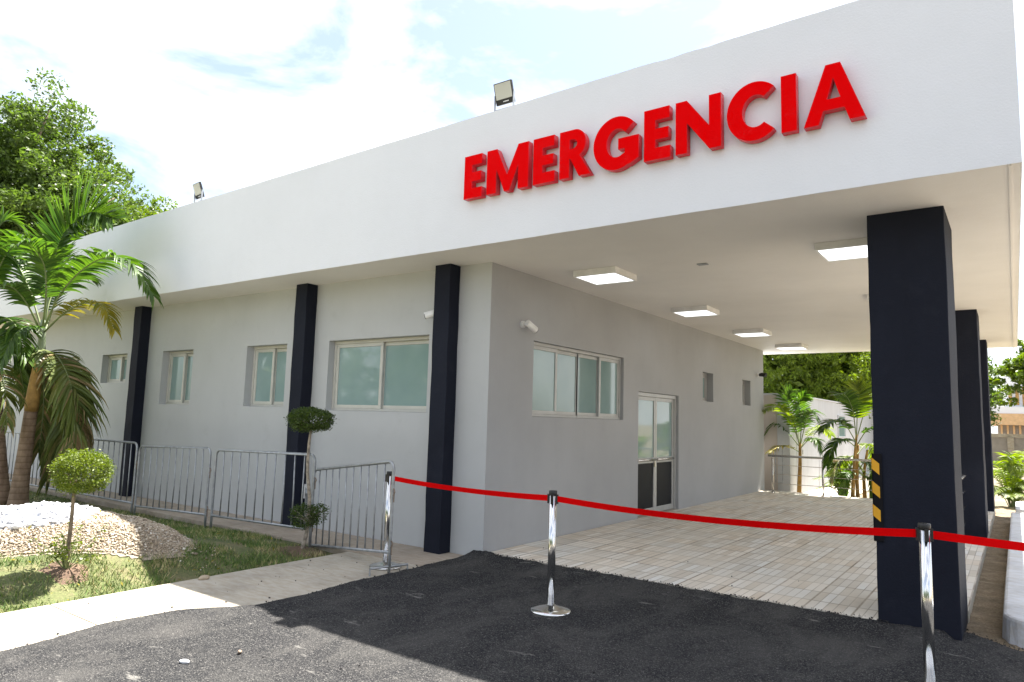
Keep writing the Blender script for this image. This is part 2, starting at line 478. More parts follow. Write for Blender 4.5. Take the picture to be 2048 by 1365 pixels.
# ------------------------------------------------------------------ mesh helpers
class MB:
    def __init__(self):
        self.v, self.f = [], []

    def add(self, vs, fs):
        o = len(self.v)
        self.v += [tuple(p) for p in vs]
        self.f += [tuple(i + o for i in f) for f in fs]
        return self

    def box(self, x0, y0, z0, x1, y1, z1):
        return self.add([(x0, y0, z0), (x1, y0, z0), (x1, y1, z0), (x0, y1, z0), (x0, y0, z1), (x1, y0, z1), (x1, y1, z1), (x0, y1, z1)],
                        [(0, 3, 2, 1), (4, 5, 6, 7), (0, 1, 5, 4), (1, 2, 6, 5), (2, 3, 7, 6), (3, 0, 4, 7)])

    def quad(self, a, b, c, d):
        return self.add([a, b, c, d], [(0, 1, 2, 3)])

    def tube(self, pts, r, n=8, cap=True):
        pts = [Vector(p) for p in pts]
        k = len(pts)
        rs = r if isinstance(r, (list, tuple)) else [r] * k
        rings = []
        ref = None
        for i, p in enumerate(pts):
            d = (pts[min(i + 1, k - 1)] - pts[max(i - 1, 0)]).normalized()
            if ref is None:
                ref = Vector((0, 0, 1)) if abs(d.z) < 0.9 else Vector((1, 0, 0))
            a = d.cross(ref)
            if a.length < 1e-5:
                a = d.cross(Vector((0.3, 0.9, 0.1)))
            a.normalize()
            bb = d.cross(a).normalized()
            ref = -a.cross(d) if False else ref
            rings.append([p + (a * math.cos(2 * math.pi * j / n) + bb * math.sin(2 * math.pi * j / n)) * rs[i] for j in range(n)])
        vs = [q for rg in rings for q in rg]
        fs = []
        for i in range(k - 1):
            for j in range(n):
                fs.append((i * n + j, i * n + (j + 1) % n, (i + 1) * n + (j + 1) % n, (i + 1) * n + j))
        if cap:
            fs.append(tuple(range(n - 1, -1, -1)))
            fs.append(tuple((k - 1) * n + j for j in range(n)))
        return self.add(vs, fs)

    def lathe(self, prof, c=(0, 0, 0), n=32):
        vs, fs = [], []
        for r, z in prof:
            for j in range(n):
                a = 2 * math.pi * j / n
                vs.append((c[0] + r * math.cos(a), c[1] + r * math.sin(a), c[2] + z))
        for i in range(len(prof) - 1):
            for j in range(n):
                fs.append((i * n + j, i * n + (j + 1) % n, (i + 1) * n + (j + 1) % n, (i + 1) * n + j))
        fs.append(tuple(range(n - 1, -1, -1)))
        fs.append(tuple((len(prof) - 1) * n + j for j in range(n)))
        return self.add(vs, fs)

    def xf(self, mat, start=0):
        for i in range(start, len(self.v)):
            self.v[i] = tuple(mat @ Vector(self.v[i]))
        return self

    def build(self, name, mat, parent=None, smooth=False, bevel=0.0, mats=None):
        me = bpy.data.meshes.new(name)
        me.from_pydata(self.v, [], self.f)
        me.validate()
        me.update()
        return finish(name, me, mat, parent, smooth, bevel)


def finish(name, me, mat, parent=None, smooth=False, bevel=0.0):
    if mat:
        me.materials.append(M[mat] if isinstance(mat, str) else mat)
    if smooth:
        me.polygons.foreach_set('use_smooth', [True] * len(me.polygons))
    o = bpy.data.objects.new(name, me)
    COL.objects.link(o)
    if parent:
        o.parent = parent
        o.matrix_parent_inverse = Matrix.Translation(-Vector(parent.location)) if parent.rotation_euler[:] == (0, 0, 0) else parent.matrix_basis.inverted()
    if bevel:
        bm = o.modifiers.new("bevel", 'BEVEL')
        bm.width = bevel
        bm.segments = 2
        bm.limit_method = 'ANGLE'
    return o


def np_mesh(name, V, F, mat, parent=None, smooth=False):
    """V (n,3), F (m,k) arrays."""
    me = bpy.data.meshes.new(name)
    V = np.asarray(V, np.float32)
    F = np.asarray(F, np.int32)
    me.vertices.add(len(V))
    me.vertices.foreach_set('co', V.ravel())
    k = F.shape[1]
    me.loops.add(F.size)
    me.loops.foreach_set('vertex_index', F.ravel())
    me.polygons.add(len(F))
    me.polygons.foreach_set('loop_start', np.arange(0, F.size, k, dtype=np.int32))
    me.polygons.foreach_set('loop_total', np.full(len(F), k, np.int32))
    me.update(calc_edges=True)
    me.validate()
    return finish(name, me, mat, parent, smooth)


def empty(name, loc=(0, 0, 0)):
    e = bpy.data.objects.new(name, None)
    COL.objects.link(e)
    e.location = loc
    e.empty_display_size = 0.2
    return e


def tag(o, label=None, cat=None, group=None, kind=None):
    if label:
        o['label'] = label
    if cat:
        o['category'] = cat
    if group:
        o['group'] = group
    if kind:
        o['kind'] = kind
    return o


def copy_tree(o, parent=None):
    c = o.copy()
    COL.objects.link(c)
    if parent:
        c.parent = parent
    for ch in list(o.children):
        copy_tree(ch, c)
    return c


def at(x, y, depth):
    """World point seen at photo pixel (x, y) at the given distance along the view axis (used to read plant poses off the photo)."""
    return CP + (CF + CR * ((x - 1024) / FPX) - CU * ((y - 682.5) / FPX)) * depth


def spline(pts, n):
    pts = [Vector(p) for p in pts]
    P = [pts[0] * 2 - pts[1]] + pts + [pts[-1] * 2 - pts[-2]]
    out = []
    segs = len(pts) - 1
    for i in range(n + 1):
        u = i / n * segs
        k = min(int(u), segs - 1)
        f = u - k
        a, b, c, d = P[k:k + 4]
        out.append(0.5 * ((2 * b) + (c - a) * f + (2 * a - 5 * b + 4 * c - d) * f * f + (3 * b - a - 3 * c + d) * f ** 3))
    return out


# ------------------------------------------------------------------ ground sheets
def sheet(name, outline, z, mat, thick=None):
    b = MB()
    n = len(outline)
    if thick:
        b.add([(x, y, z) for x, y in outline] + [(x, y, z - thick) for x, y in outline],
              [tuple(range(n))] + [(i, i + n, (i + 1) % n + n, (i + 1) % n) for i in range(n)])
    else:
        b.add([(x, y, z) for x, y in outline], [tuple(range(n))])
    return tag(b.build(name, mat), kind='structure')


sheet("ground", [(-400, -400), (400, -400), (400, 400), (-400, 400)], -0.20, 'ground')


def gridmesh(name, x0, x1, y0, y1, nx, ny, zf, mat, keep=None, xyf=None):
    xs = np.linspace(x0, x1, nx + 1)
    ys = np.linspace(y0, y1, ny + 1)
    V = []
    for j in range(ny + 1):
        for i in range(nx + 1):
            x, y = xs[i], ys[j]
            if xyf:
                x, y = xyf(i / nx, j / ny)
            V.append((x, y, zf(x, y)))
    F = []
    for j in range(ny):
        for i in range(nx):
            a = j * (nx + 1) + i
            if keep is None or keep((V[a][0] + V[a + nx + 2][0]) / 2, (V[a][1] + V[a + nx + 2][1]) / 2):
                F.append((a, a + 1, a + nx + 2, a + nx + 1))
    return np_mesh(name, V, F, mat, None, True)


def hashn(x, y, s=0):
    v = math.sin(x * 127.1 + y * 311.7 + s * 74.7) * 43758.5453
    return v - math.floor(v)


def vnoise(x, y, s=0):
    ix, iy = math.floor(x), math.floor(y)
    fx, fy = x - ix, y - iy
    fx, fy = fx * fx * (3 - 2 * fx), fy * fy * (3 - 2 * fy)
    a, b = hashn(ix, iy, s), hashn(ix + 1, iy, s)
    c, d = hashn(ix, iy + 1, s), hashn(ix + 1, iy + 1, s)
    return (a + (b - a) * fx) * (1 - fy) + (c + (d - c) * fx) * fy


def fbm(x, y, s=0, o=4):
    v, a, f = 0, 0.5, 1
    for k in range(o):
        v += a * vnoise(x * f, y * f, s + k)
        a *= 0.5
        f *= 2.1
    return v


LEFT = [(-14, -0.33), (-6, -0.33), (-4.45, -0.32), (-3.78, -0.46), (-3.28, -0.41), (-2.86, -0.10), (-2.38, -0.08), (-1.78, -0.15), (-1.27, -0.15), (-0.76, -0.165), (0.0, -0.13), (0.6, -0.12)]
BACK = [(-1, 0.05), (3.9, 0.05), (4.2, 0.12), (4.48, 0.42), (4.60, 0.30), (4.84, 0.10), (6.0, 0.05), (14, 0.05)]


def lerp_tab(tab, x):
    for (a, va), (b, vb) in zip(tab, tab[1:]):
        if x <= b:
            u = max(0, (x - a) / (b - a))
            return va + (vb - va) * u
    return tab[-1][1]


def asph_xy(u, v):
    # finer towards the building
    y = -14 + 14.0 * (1 - (1 - v) ** 2.2)
    xl = lerp_tab(LEFT, y) + 0.05 * (fbm(y * 9, 3, 5) - 0.5)
    x = xl + (12 - xl) * u ** 2.0
    yb = lerp_tab(BACK, x) + 0.045 * (fbm(x * 9, 7, 9) - 0.5)
    y2 = -14 + (yb + 14.0) * (1 - (1 - v) ** 2.2)
    return x, y2


def asph_z(x, y):
    z = -0.052 + 0.016 * (fbm(x * 1.3, y * 1.3, 2) - 0.5) + 0.012 * (fbm(x * 14, y * 14, 4) - 0.5)
    if x < 0.16:
        z += 0.020 * min(1.0, (0.16 - x) / 0.1)
    if x < 4.4:
        e = max(0.0, min(1.0, (y + 0.35) / 0.35))
        z += 0.050 * e * e * (0.75 + 0.5 * fbm(x * 11, y * 11, 8))
    return z


tag(gridmesh("asphalt_road", 0, 1, 0, 1, 220, 260, asph_z, 'asphalt', None, asph_xy), kind='structure')
# sidewalk beside the lawn, cast in bays
b = MB()
ys = [-14.0, -11.4, -8.8, -6.2, -3.78, -1.62, -0.733]
for i, (ya, yb) in enumerate(zip(ys, ys[1:])):
    b.box(-1.36, ya + 0.004, -0.2, 0.06, yb - 0.004, -0.060)
tag(b.build("sidewalk", 'walk', None, False, 0.006), kind='structure')
b = MB()
xs = [-16.5, -13.2, -10.6, -8.0, -5.4, -2.9, -1.2, 0.06]
for xa, xb in zip(xs, xs[1:]):
    b.box(xa + 0.003, -0.73, -0.2, xb - 0.003, -0.002, -0.052)
tag(b.build("path", 'wallwalk', None, False, 0.01), kind='structure')
# platform under the canopy
b = MB()
PO = [(0.002, 0.06), (3.911, 0.06), (3.911, 0.92), (4.475, 0.92), (4.475, 10.75), (0.002, 10.75)]
b.add([(x, y, 0.0) for x, y in PO] + [(x, y, -0.198) for x, y in PO],
      [tuple(range(6))] + [(i, i + 6, (i + 1) % 6 + 6, (i + 1) % 6) for i in range(6)])
pf = b.build("pavement", 'tile', None, False, 0.006)
pf.data.materials.append(M['slab_edge'])
for p in pf.data.polygons:
    if abs(p.normal.z) < 0.5:
        p.material_index = 1
tag(pf, kind='structure')
# strip of coarse sand and the white kerb
tag(gridmesh("sand_strip", 4.40, 5.0, 0.0, 12.5, 24, 220, lambda x, y: -0.092 + 0.05 * (fbm(x * 5, y * 5, 3) - 0.5) + 0.02 * (fbm(x * 25, y * 25, 6) - 0.5) - 0.02 * max(0, min(1, 1 - y / 0.5)), 'sand'), kind='structure')
b = MB()
prof = []
for k in range(9):
    a = math.pi + math.pi / 2 * k / 8
    prof.append((5.02 + 0.30 * math.cos(a), 0.62 + 0.30 * math.sin(a)))
prof += [(9.0, 0.32), (9.0, 0.80), (5.32, 0.80), (5.22, 0.90), (5.22, 9.2), (4.735, 9.2)]
prof = [(5.02 - 0.30 + (x - 4.72), y) for x, y in prof]
n = len(prof)
b.add([(x, y, 0.10) for x, y in prof] + [(x + (-0.02 if x < 4.8 else 0), y - (0.03 if y < 0.5 else 0), -0.19) for x, y in prof],
      [tuple(range(n))] + [(i, i + n, (i + 1) % n + n, (i + 1) % n) for i in range(n)])
tag(b.build("kerb", 'curb', None, False, 0.025), "long white painted kerb with a rounded end beside the sand strip", "kerb")
# lawn
MOUND = [(-2.68, -3.72), (-2.44, -3.30), (-2.24, -3.00), (-2.04, -2.74), (-2.03, -2.44), (-2.28, -2.12), (-2.72, -1.95), (-3.4, -1.92), (-4.3, -1.95), (-5.6, -2.4), (-6.3, -3.4), (-5.8, -4.8), (-4.5, -5.3), (-3.3, -4.8)]
WHITE = [(50, 50), (50.1, 50), (50, 50.1)]


def poly_dist(poly, X, Y):
    """signed distance (positive inside), numpy."""
    X = np.asarray(X, float)
    Y = np.asarray(Y, float)
    ins = np.zeros(X.shape, bool)
    dm = np.full(X.shape, 1e9)
    n = len(poly)
    for i in range(n):
        (xa, ya), (xb, yb) = poly[i], poly[(i + 1) % n]
        c = ((ya > Y) != (yb > Y)) & (X < (xb - xa) * (Y - ya) / ((yb - ya) if yb != ya else 1e-9) + xa)
        ins ^= c
        dx, dy = xb - xa, yb - ya
        u = np.clip(((X - xa) * dx + (Y - ya) * dy) / (dx * dx + dy * dy), 0, 1)
        dm = np.minimum(dm, np.hypot(X - xa - u * dx, Y - ya - u * dy))
    return np.where(ins, dm, -dm)


def bank(X, Y):
    """lawn surface: a grass bank climbing from the sidewalk to the gravel mound"""
    X = np.asarray(X, float)
    Y = np.asarray(Y, float)
    t = np.clip((-1.34 - X) / 0.85, 0, 1)
    return -0.115 + 0.285 * np.exp(-((X + 2.9) ** 2 + (Y + 3.05) ** 2) / 2.9) * t * t * (3 - 2 * t)


def mound_h(X, Y):
    d = poly_dist(MOUND, X, Y)
    w = poly_dist(WHITE, X, Y)
    return np.where(d > 0, 0.265 * (1 - np.exp(-np.maximum(d, 0) / 0.42)), 0) + np.where(w > 0, 0.03 * (1 - np.exp(-np.maximum(w, 0) / 0.2)), 0)


def lumps(X, Y):
    return 0.022 * np.sin(X * 5.1 + 1.3 * np.sin(Y * 3.7)) * np.cos(Y * 4.3 + 0.8 * np.sin(X * 2.9)) + 0.010 * np.sin(X * 11.3 + Y * 7.1) * np.sin(Y * 13.7 - X * 3.3)


def surf(X, Y):
    h = mound_h(X, Y)
    return bank(X, Y) + h + np.minimum(h / 0.15, 1.0) * lumps(np.asarray(X, float), np.asarray(Y, float))


def foot(px_, py_):
    """point of the lawn or mound surface seen at a photo pixel"""
    d = CF + CR * ((px_ - 1024) / FPX) - CU * ((py_ - 682.5) / FPX)
    t = 3.0
    while t < 20:
        p_ = CP + d * t
        if p_.z < float(surf(p_.x, p_.y)):
            break
        t += 0.01
    return p_, t


WHITE = [tuple(foot(*q)[0][:2]) for q in ((-60, 1066), (0, 1063), (50, 1060), (120, 1052), (158, 1043), (184, 1031))]
WHITE += [(WHITE[-1][0] - 0.25, WHITE[-1][1] + 0.18), (-4.0, -2.6), (-4.9, -2.8), (-5.4, -3.5), (-5.0, -4.4), (-4.2, -4.7), (-3.5, -4.5)]


tag(gridmesh("lawn", -16.0, -1.355, -14.0, -0.733, 190, 180, lambda x, y: float(bank(x, y)) - 0.01 + 0.03 * (fbm(x * 2.2, y * 2.2, 12) - 0.5), 'lawn'), kind='structure')
nx, ny = 90, 90
gx = np.linspace(-6.5, -1.8, nx)
gy = np.linspace(-5.5, -1.7, ny)
GX, GY = np.meshgrid(gx, gy)
D = poly_dist(MOUND, GX, GY)
GZ = surf(GX, GY) - 0.004
V = np.stack([GX.ravel(), GY.ravel(), GZ.ravel()], 1)
F = []
for j in range(ny - 1):
    for i in range(nx - 1):
        if D[j, i] > -0.06:
            a = j * nx + i
            F.append((a, a + 1, a + nx + 1, a + nx))
tag(np_mesh("gravel_bed", V, F, 'mound', None, True), kind='structure')
rng = np.random.default_rng(5)


def scatter_poly(poly, n, pad=0.0, exclude=None, box=None):
    xs, ys = zip(*poly)
    out = np.zeros((0, 2))
    while len(out) < n:
        p = np.stack([rng.uniform(min(xs), max(xs), n * 2), rng.uniform(min(ys), max(ys), n * 2)], 1)
        k = poly_dist(poly, p[:, 0], p[:, 1]) > pad
        if exclude is not None:
            k &= poly_dist(exclude, p[:, 0], p[:, 1]) < 0.02
        out = np.concatenate([out, p[k]])
    return out[:n]


OCT_V = np.array([(1, 0, 0), (-1, 0, 0), (0, 1, 0), (0, -1, 0), (0, 0, 1), (0, 0, -1)], float)
OCT_F = np.array([(0, 2, 4), (2, 1, 4), (1, 3, 4), (3, 0, 4), (2, 0, 5), (1, 2, 5), (3, 1, 5), (0, 3, 5)])
ph = (1 + 5 ** 0.5) / 2
ICO_V = np.array([(-1, ph, 0), (1, ph, 0), (-1, -ph, 0), (1, -ph, 0), (0, -1, ph), (0, 1, ph), (0, -1, -ph), (0, 1, -ph), (ph, 0, -1), (ph, 0, 1), (-ph, 0, -1), (-ph, 0, 1)]) / 1.9
ICO_F = np.array([(0, 11, 5), (0, 5, 1), (0, 1, 7), (0, 7, 10), (0, 10, 11), (1, 5, 9), (5, 11, 4), (11, 10, 2), (10, 7, 6), (7, 1, 8), (3, 9, 4), (3, 4, 2), (3, 2, 6), (3, 6, 8), (3, 8, 9), (4, 9, 5), (2, 4, 11), (6, 2, 10), (8, 6, 7), (9, 8, 1)])


def randrot(n):
    q = rng.normal(size=(n, 4))
    q /= np.linalg.norm(q, axis=1)[:, None]
    w, x, y, z = q.T
    return np.stack([np.stack([1 - 2 * (y * y + z * z), 2 * (x * y - z * w), 2 * (x * z + y * w)], -1),
                     np.stack([2 * (x * y + z * w), 1 - 2 * (x * x + z * z), 2 * (y * z - x * w)], -1),
                     np.stack([2 * (x * z - y * w), 2 * (y * z + x * w), 1 - 2 * (x * x + y * y)], -1)], 1)


def pebbles(name, pts, size, base_v, base_f, mat):
    n = len(pts)
    R = randrot(n)
    sc = size * rng.uniform(0.55, 1.35, (n, 1, 1)) * rng.uniform(0.55, 1.0, (n, 1, 3))
    sc = sc * np.exp(rng.normal(0, 0.28, (n, 1, 1)))
    V = base_v[None] * (1 + 0.25 * rng.normal(size=(n, len(base_v), 1))) * sc
    V = np.einsum('nij,nkj->nki', R, V)
    V[:, :, 2] *= 0.75
    V += pts[:, None, :]
    F = base_f[None] + (np.arange(n) * len(base_v))[:, None, None]
    return np_mesh(name, V.reshape(-1, 3), F.reshape(-1, base_f.shape[1]), mat)


p2 = scatter_poly(MOUND, 62000, -0.03, WHITE)
p2 = p2[p2[:, 0] > -5.6]
stray = scatter_poly([(-2.2, -2.7), (-1.6, -2.4), (-1.75, -2.1), (-2.2, -1.9)], 50)
p2 = np.concatenate([p2, stray])
pz = surf(p2[:, 0], p2[:, 1]) + rng.uniform(-0.002, 0.014, len(p2))
tag(pebbles("tan_gravel", np.column_stack([p2, pz]), 0.0115, OCT_V, OCT_F, 'gravel'), "tan gravel covering the low mound around the palms", "gravel", kind='stuff')
p2 = scatter_poly(WHITE, 6500, -0.02)
pz = surf(p2[:, 0], p2[:, 1]) + rng.uniform(0.0, 0.026, len(p2))
tag(pebbles("white_stones", np.column_stack([p2, pz]), 0.031, ICO_V, ICO_F, 'marble'), "white marble chips spread around the palm trunks", "gravel", kind='stuff')
# grass blades
TB = foot(133, 1137)[0]
SOIL = [(TB.x - 0.06, TB.y - 0.20), (TB.x - 0.20, TB.y + 0.0), (TB.x + 0.0, TB.y + 0.13), (TB.x + 0.17, TB.y + 0.06), (TB.x + 0.20, TB.y - 0.12)]
LAWN = [(-8.5, -7.0), (-1.39, -7.0), (-1.30, -2.5), (-1.36, -0.95), (-2.0, -0.80), (-12.5, -0.75), (-12.5, -1.9), (-6.8, -1.9)]
n = 130000
p = np.stack([-12.5 + 11.2 * rng.uniform(0, 1, n) ** 0.5, -7.0 + 6.25 * rng.uniform(0, 1, n)], 1)
k = (poly_dist(LAWN, p[:, 0], p[:, 1]) > -0.02 * rng.uniform(0, 1.5, n)) & (poly_dist(MOUND, p[:, 0], p[:, 1]) < 0.05 * rng.uniform(-1, 1, n)) & (poly_dist(SOIL, p[:, 0], p[:, 1]) < 0.06 * rng.uniform(-1, 1, n))
p = p[k]
dens = np.array([fbm(x * 2.4, y * 2.4, 31) for x, y in p])
p = p[(dens > 0.42 + 0.13 * rng.uniform(-1, 1, len(p)))]
n = len(p)
hgt = rng.uniform(0.02, 0.065, n) * (0.7 + 0.6 * np.array([vnoise(x * 3, y * 3, 40) for x, y in p]))
ang = rng.uniform(0, 2 * np.pi, n)
lean = rng.uniform(0.1, 1.1, n) * hgt
wd = rng.uniform(0.0025, 0.006, n)
la = rng.uniform(0, 2 * np.pi, n)
base = np.column_stack([p, bank(p[:, 0], p[:, 1]) - 0.012])
sx = np.column_stack([np.cos(ang) * wd, np.sin(ang) * wd, np.zeros(n)])
tip = base + np.column_stack([np.cos(la) * lean, np.sin(la) * lean, hgt])
V = np.stack([base - sx, base + sx, tip], 1).reshape(-1, 3)
tag(np_mesh("grass", V, np.arange(3 * n).reshape(-1, 3), 'grass'), "short patchy lawn grass around the gravel mound", "grass", kind='stuff')
tag(gridmesh("soil_patch", TB.x - 0.5, TB.x + 0.5, TB.y - 0.4, TB.y + 0.4, 40, 32, lambda x, y: float(bank(x, y)) - 0.020 + 0.035 * max(0.0, min(1.0, float(poly_dist(SOIL, x, y)) * 6 + 0.4)) * (0.4 + fbm(x * 9, y * 9, 20)), 'soil',
             lambda x, y: float(poly_dist(SOIL, x, y)) > -0.06), kind='structure')
tag(gridmesh("soil_patch", -2.25, -1.45, -1.35, -0.78, 34, 30, lambda x, y: float(bank(x, y)) - 0.012 + 0.045 * math.exp(-((x + 1.87) ** 2 + (y + 1.0) ** 2) / 0.05) * (0.5 + fbm(x * 9, y * 9, 22)), 'soil',
             lambda x, y: (x + 1.87) ** 2 + (y + 1.0) ** 2 < 0.075), kind='structure')


# ------------------------------------------------------------------ building
def wall_grid(mb, axis, face, inward, lo, hi, z0, z1, holes, depth):
    us = sorted({lo, hi} | {h[0] for h in holes} | {h[1] for h in holes})
    zs = sorted({z0, z1} | {h[2] for h in holes} | {h[3] for h in holes})
    P = (lambda u, w, z: (u, face + inward * w, z)) if axis == 'x' else (lambda u, w, z: (face + inward * w, u, z))
    for ua, ub in zip(us, us[1:]):
        for za, zb in zip(zs, zs[1:]):
            um, zm = (ua + ub) / 2, (za + zb) / 2
            if any(h[0] < um < h[1] and h[2] < zm < h[3] for h in holes):
                continue
            mb.quad(P(ua, 0, za), P(ub, 0, za), P(ub, 0, zb), P(ua, 0, zb))
    for a, c, d, e in holes:
        for q in (((a, d), (a, e)), ((a, e), (c, e)), ((c, e), (c, d)), ((c, d), (a, d))):
            (u1, w1), (u2, w2) = q
            mb.quad(P(u1, 0, w1), P(u2, 0, w2), P(u2, depth, w2), P(u1, depth, w1))


BLD = tag(empty("clinic_building", (-7, 5, 0)), "long grey and white single storey clinic with drive-under canopy on navy columns", "building")
FRONT = [(-2.82, -0.945, 1.54, 2.50), (-4.76, -3.76, 1.57, 2.50), (-7.295, -6.30, 1.575, 2.505), (-9.585, -8.585, 1.96, 2.508), (-11.55, -10.60, 1.972, 2.508), (-13.76, -12.8, 1.972, 2.508)]
SIDE = [(0.905, 3.39, 1.53, 2.48), (6.75, 7.325, 1.94, 2.507), (9.17, 9.745, 1.945, 2.508), (3.92, 5.56, -0.02, 1.99)]
b = MB()
wall_grid(b, 'x', 0.0, 1, -14.5, 0.0, -0.2, 3.42, FRONT, 0.22)
b.quad((-14.5, 0, -0.2), (-14.5, 0, 3.42), (-14.5, 10.755, 3.42), (-14.5, 10.755, -0.2))
b.quad((-14.5, 10.755, -0.2), (-14.5, 10.755, 3.42), (0, 10.755, 3.42), (0, 10.755, -0.2))
w1 = b.build("wall", 'gray', BLD)
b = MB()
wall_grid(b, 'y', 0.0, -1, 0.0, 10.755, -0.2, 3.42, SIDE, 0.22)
b.build("wall", 'gray_shaded', BLD)
# roof with parapet: fascia line drops slightly towards the left end
fb = lambda x: 3.300 - 0.0034 * x
ft = lambda x: 4.7325 + 0.0070 * x
XL, XR, YF, YB = -15.3, 4.971, -0.7175, 11.714
nseg = 200
b = MB()
xs = [XL + (XR - XL) * i / nseg for i in range(nseg + 1)]
vs, fs = [], []
for x in xs:
    jt = 0.010 * (fbm(x * 2.2, 1.0, 61) - 0.5) + 0.006 * (fbm(x * 17, 2.0, 62) - 0.5) - (0.007 if hashn(round(x * 6), 3, 5) > 0.94 else 0)
    jb = 0.006 * (fbm(x * 3.0, 5.0, 63) - 0.5)
    vs += [(x, YF + 0.3 * jb, fb(x) + jb), (x, YF + 0.3 * jb, ft(x) + jt), (x, YF + 0.18, ft(x) + jt), (x, YF + 0.18, 4.35), (x, YB - 0.18, 4.35), (x, YB - 0.18, ft(x)), (x, YB, ft(x)), (x, YB, 3.30)]
for i in range(nseg):
    for j in range(7):
        a, c = i * 8 + j, (i + 1) * 8 + j
        fs.append((a, c, c + 1, a + 1))
fs.append(tuple(range(8)))
fs.append(tuple(nseg * 8 + j for j in range(7, -1, -1)))
b.add(vs, fs)
b.box(XL + 0.004, YF + 0.184, 4.30, XL + 0.18, YB - 0.184, 4.60)
b.box(XR - 0.18, YF + 0.184, 4.30, XR - 0.004, YB - 0.184, 4.74)
b.build("roof", 'white', BLD)
b = MB()
vs, fs = [], []
for x in xs:
    for y in np.linspace(YF, YB, 13):
        u = (y - YF) / (YB - YF)
        vs.append((x, y + (0.004 if y < YF + 0.01 else 0), fb(x) * (1 - u) + 3.30 * u + 0.001))
for i in range(nseg):
    for j in range(12):
        a = i * 13 + j
        fs.append((a, a + 1, a + 14, a + 13))
b.add(vs, fs)
b.build("soffit", 'soffit', BLD)
# drip groove along the canopy's outer edge
b = MB()
b.box(XR - 0.075, -0.70, 3.277, XR - 0.055, 11.69, 3.290)
b.build("drip_edge", 'soffit', BLD)


def rough_box(mb, x0, y0, z0, x1, y1, z1, nz=14, j=0.004):
    vs, fs = [], []
    for k in range(nz + 1):
        z = z0 + (z1 - z0) * k / nz
        for (x, y) in ((x0, y0), (x1, y0), (x1, y1), (x0, y1)):
            vs.append((x + rnd.uniform(-j, j), y + rnd.uniform(-j, j), z))
    for k in range(nz):
        for q in range(4):
            fs.append((k * 4 + q, k * 4 + (q + 1) % 4, (k + 1) * 4 + (q + 1) % 4, (k + 1) * 4 + q))
    fs.append((3, 2, 1, 0))
    fs.append(tuple(nz * 4 + q for q in range(4)))
    mb.add(vs, fs)


for xa, xb in ((-0.726, -0.481), (-3.39, -3.138), (-8.074, -7.813)):
    b = MB()
    rough_box(b, xa, -0.18, -0.19, xb, 0.004, fb(xa) + 0.03)
    b.build("pilaster", 'navy', BLD, False, 0.006)
for y0, y1, z0 in ((0.095, 0.95, -0.19), (5.894, 6.65, -0.02), (10.05, 10.70, -0.02)):
    b = MB()
    rough_box(b, 3.915, y0, z0, 4.470, y1, 3.33, 14, 0.003)
    b.build("canopy_column", 'navy', BLD, False, 0.008)


def window(axis, face, inward, lo, hi, z0, z1, n, inset, alu, order=None):
    """sliding window: outer frame, n sashes on alternating tracks, one pane each"""
    P = (lambda u, w, z: (u, face + inward * w, z)) if axis == 'x' else (lambda u, w, z: (face + inward * w, u, z))
    fr, gl = MB(), MB()

    def bar(u0, u1, w0, w1, za, zb, mb=fr):
        p, q = P(u0, w0, za), P(u1, w1, zb)
        mb.box(min(p[0], q[0]), min(p[1], q[1]), min(p[2], q[2]), max(p[0], q[0]), max(p[1], q[1]), max(p[2], q[2]))
    i0, t, dp = inset, 0.040, 0.085
    e = 0.002
    bar(lo + e, hi - e, i0, i0 + dp, z0 + e, z0 + t * 0.8)
    bar(lo + e, hi - e, i0, i0 + dp, z1 - t * 1.1, z1 - e)
    bar(lo + e, lo + t, i0, i0 + dp, z0 + t * 0.8, z1 - t * 1.1)
    bar(hi - t, hi - e, i0, i0 + dp, z0 + t * 0.8, z1 - t * 1.1)
    zl, zh = z0 + t * 0.8 + 0.001, z1 - t * 1.1 - 0.001
    W_ = (hi - lo - 2 * t)
    s = 0.048
    for k in range(n):
        ua = lo + t + W_ * k / n - (0.0 if k == 0 else 0.022) + 0.001
        ub = lo + t + W_ * (k + 1) / n + (0.0 if k == n - 1 else 0.022) - 0.001
        tr = (order[k] if order else k % 2)
        wa = i0 + 0.012 + 0.036 * tr
        wb = wa + 0.030
        bar(ua, ub, wa, wb, zl, zl + s)
        bar(ua, ub, wa, wb, zh - s, zh)
        bar(ua, ua + s, wa, wb, zl + s, zh - s)
        bar(ub - s, ub, wa, wb, zl + s, zh - s)
        bar(ua + s - 0.001, ub - s + 0.001, wa + 0.012, wa + 0.018, zl + s - 0.001, zh - s + 0.001, gl)
    o = fr.build("window", alu, BLD, False, 0.003)
    gl.build("pane", 'glass', o)
    bk = MB()
    bar(lo + e, hi - e, i0 + dp + 0.004, i0 + dp + 0.012, z0 + e, z1 - e, bk)
    bk.build("dark_backing", 'rubber', o)  # plain dark sheet closing the opening behind the panes
    return o


for k, (a, c, d, e) in enumerate(FRONT):
    window('x', 0.0, 1, a, c, d, e, 2, 0.10 if k == 0 else 0.12, 'alu')
window('y', 0.0, -1, *SIDE[0], 4, 0.05, 'alu_side', [0, 1, 1, 0])
for q in SIDE[1:3]:
    window('y', 0.0, -1, *q, 1, 0.13, 'alu_side')
# double door with glazed top and dark kick panels
def dbar(mb, y0, y1, w0, w1, z0, z1):
    mb.box(-w1, y0, z0, -w0, y1, z1)


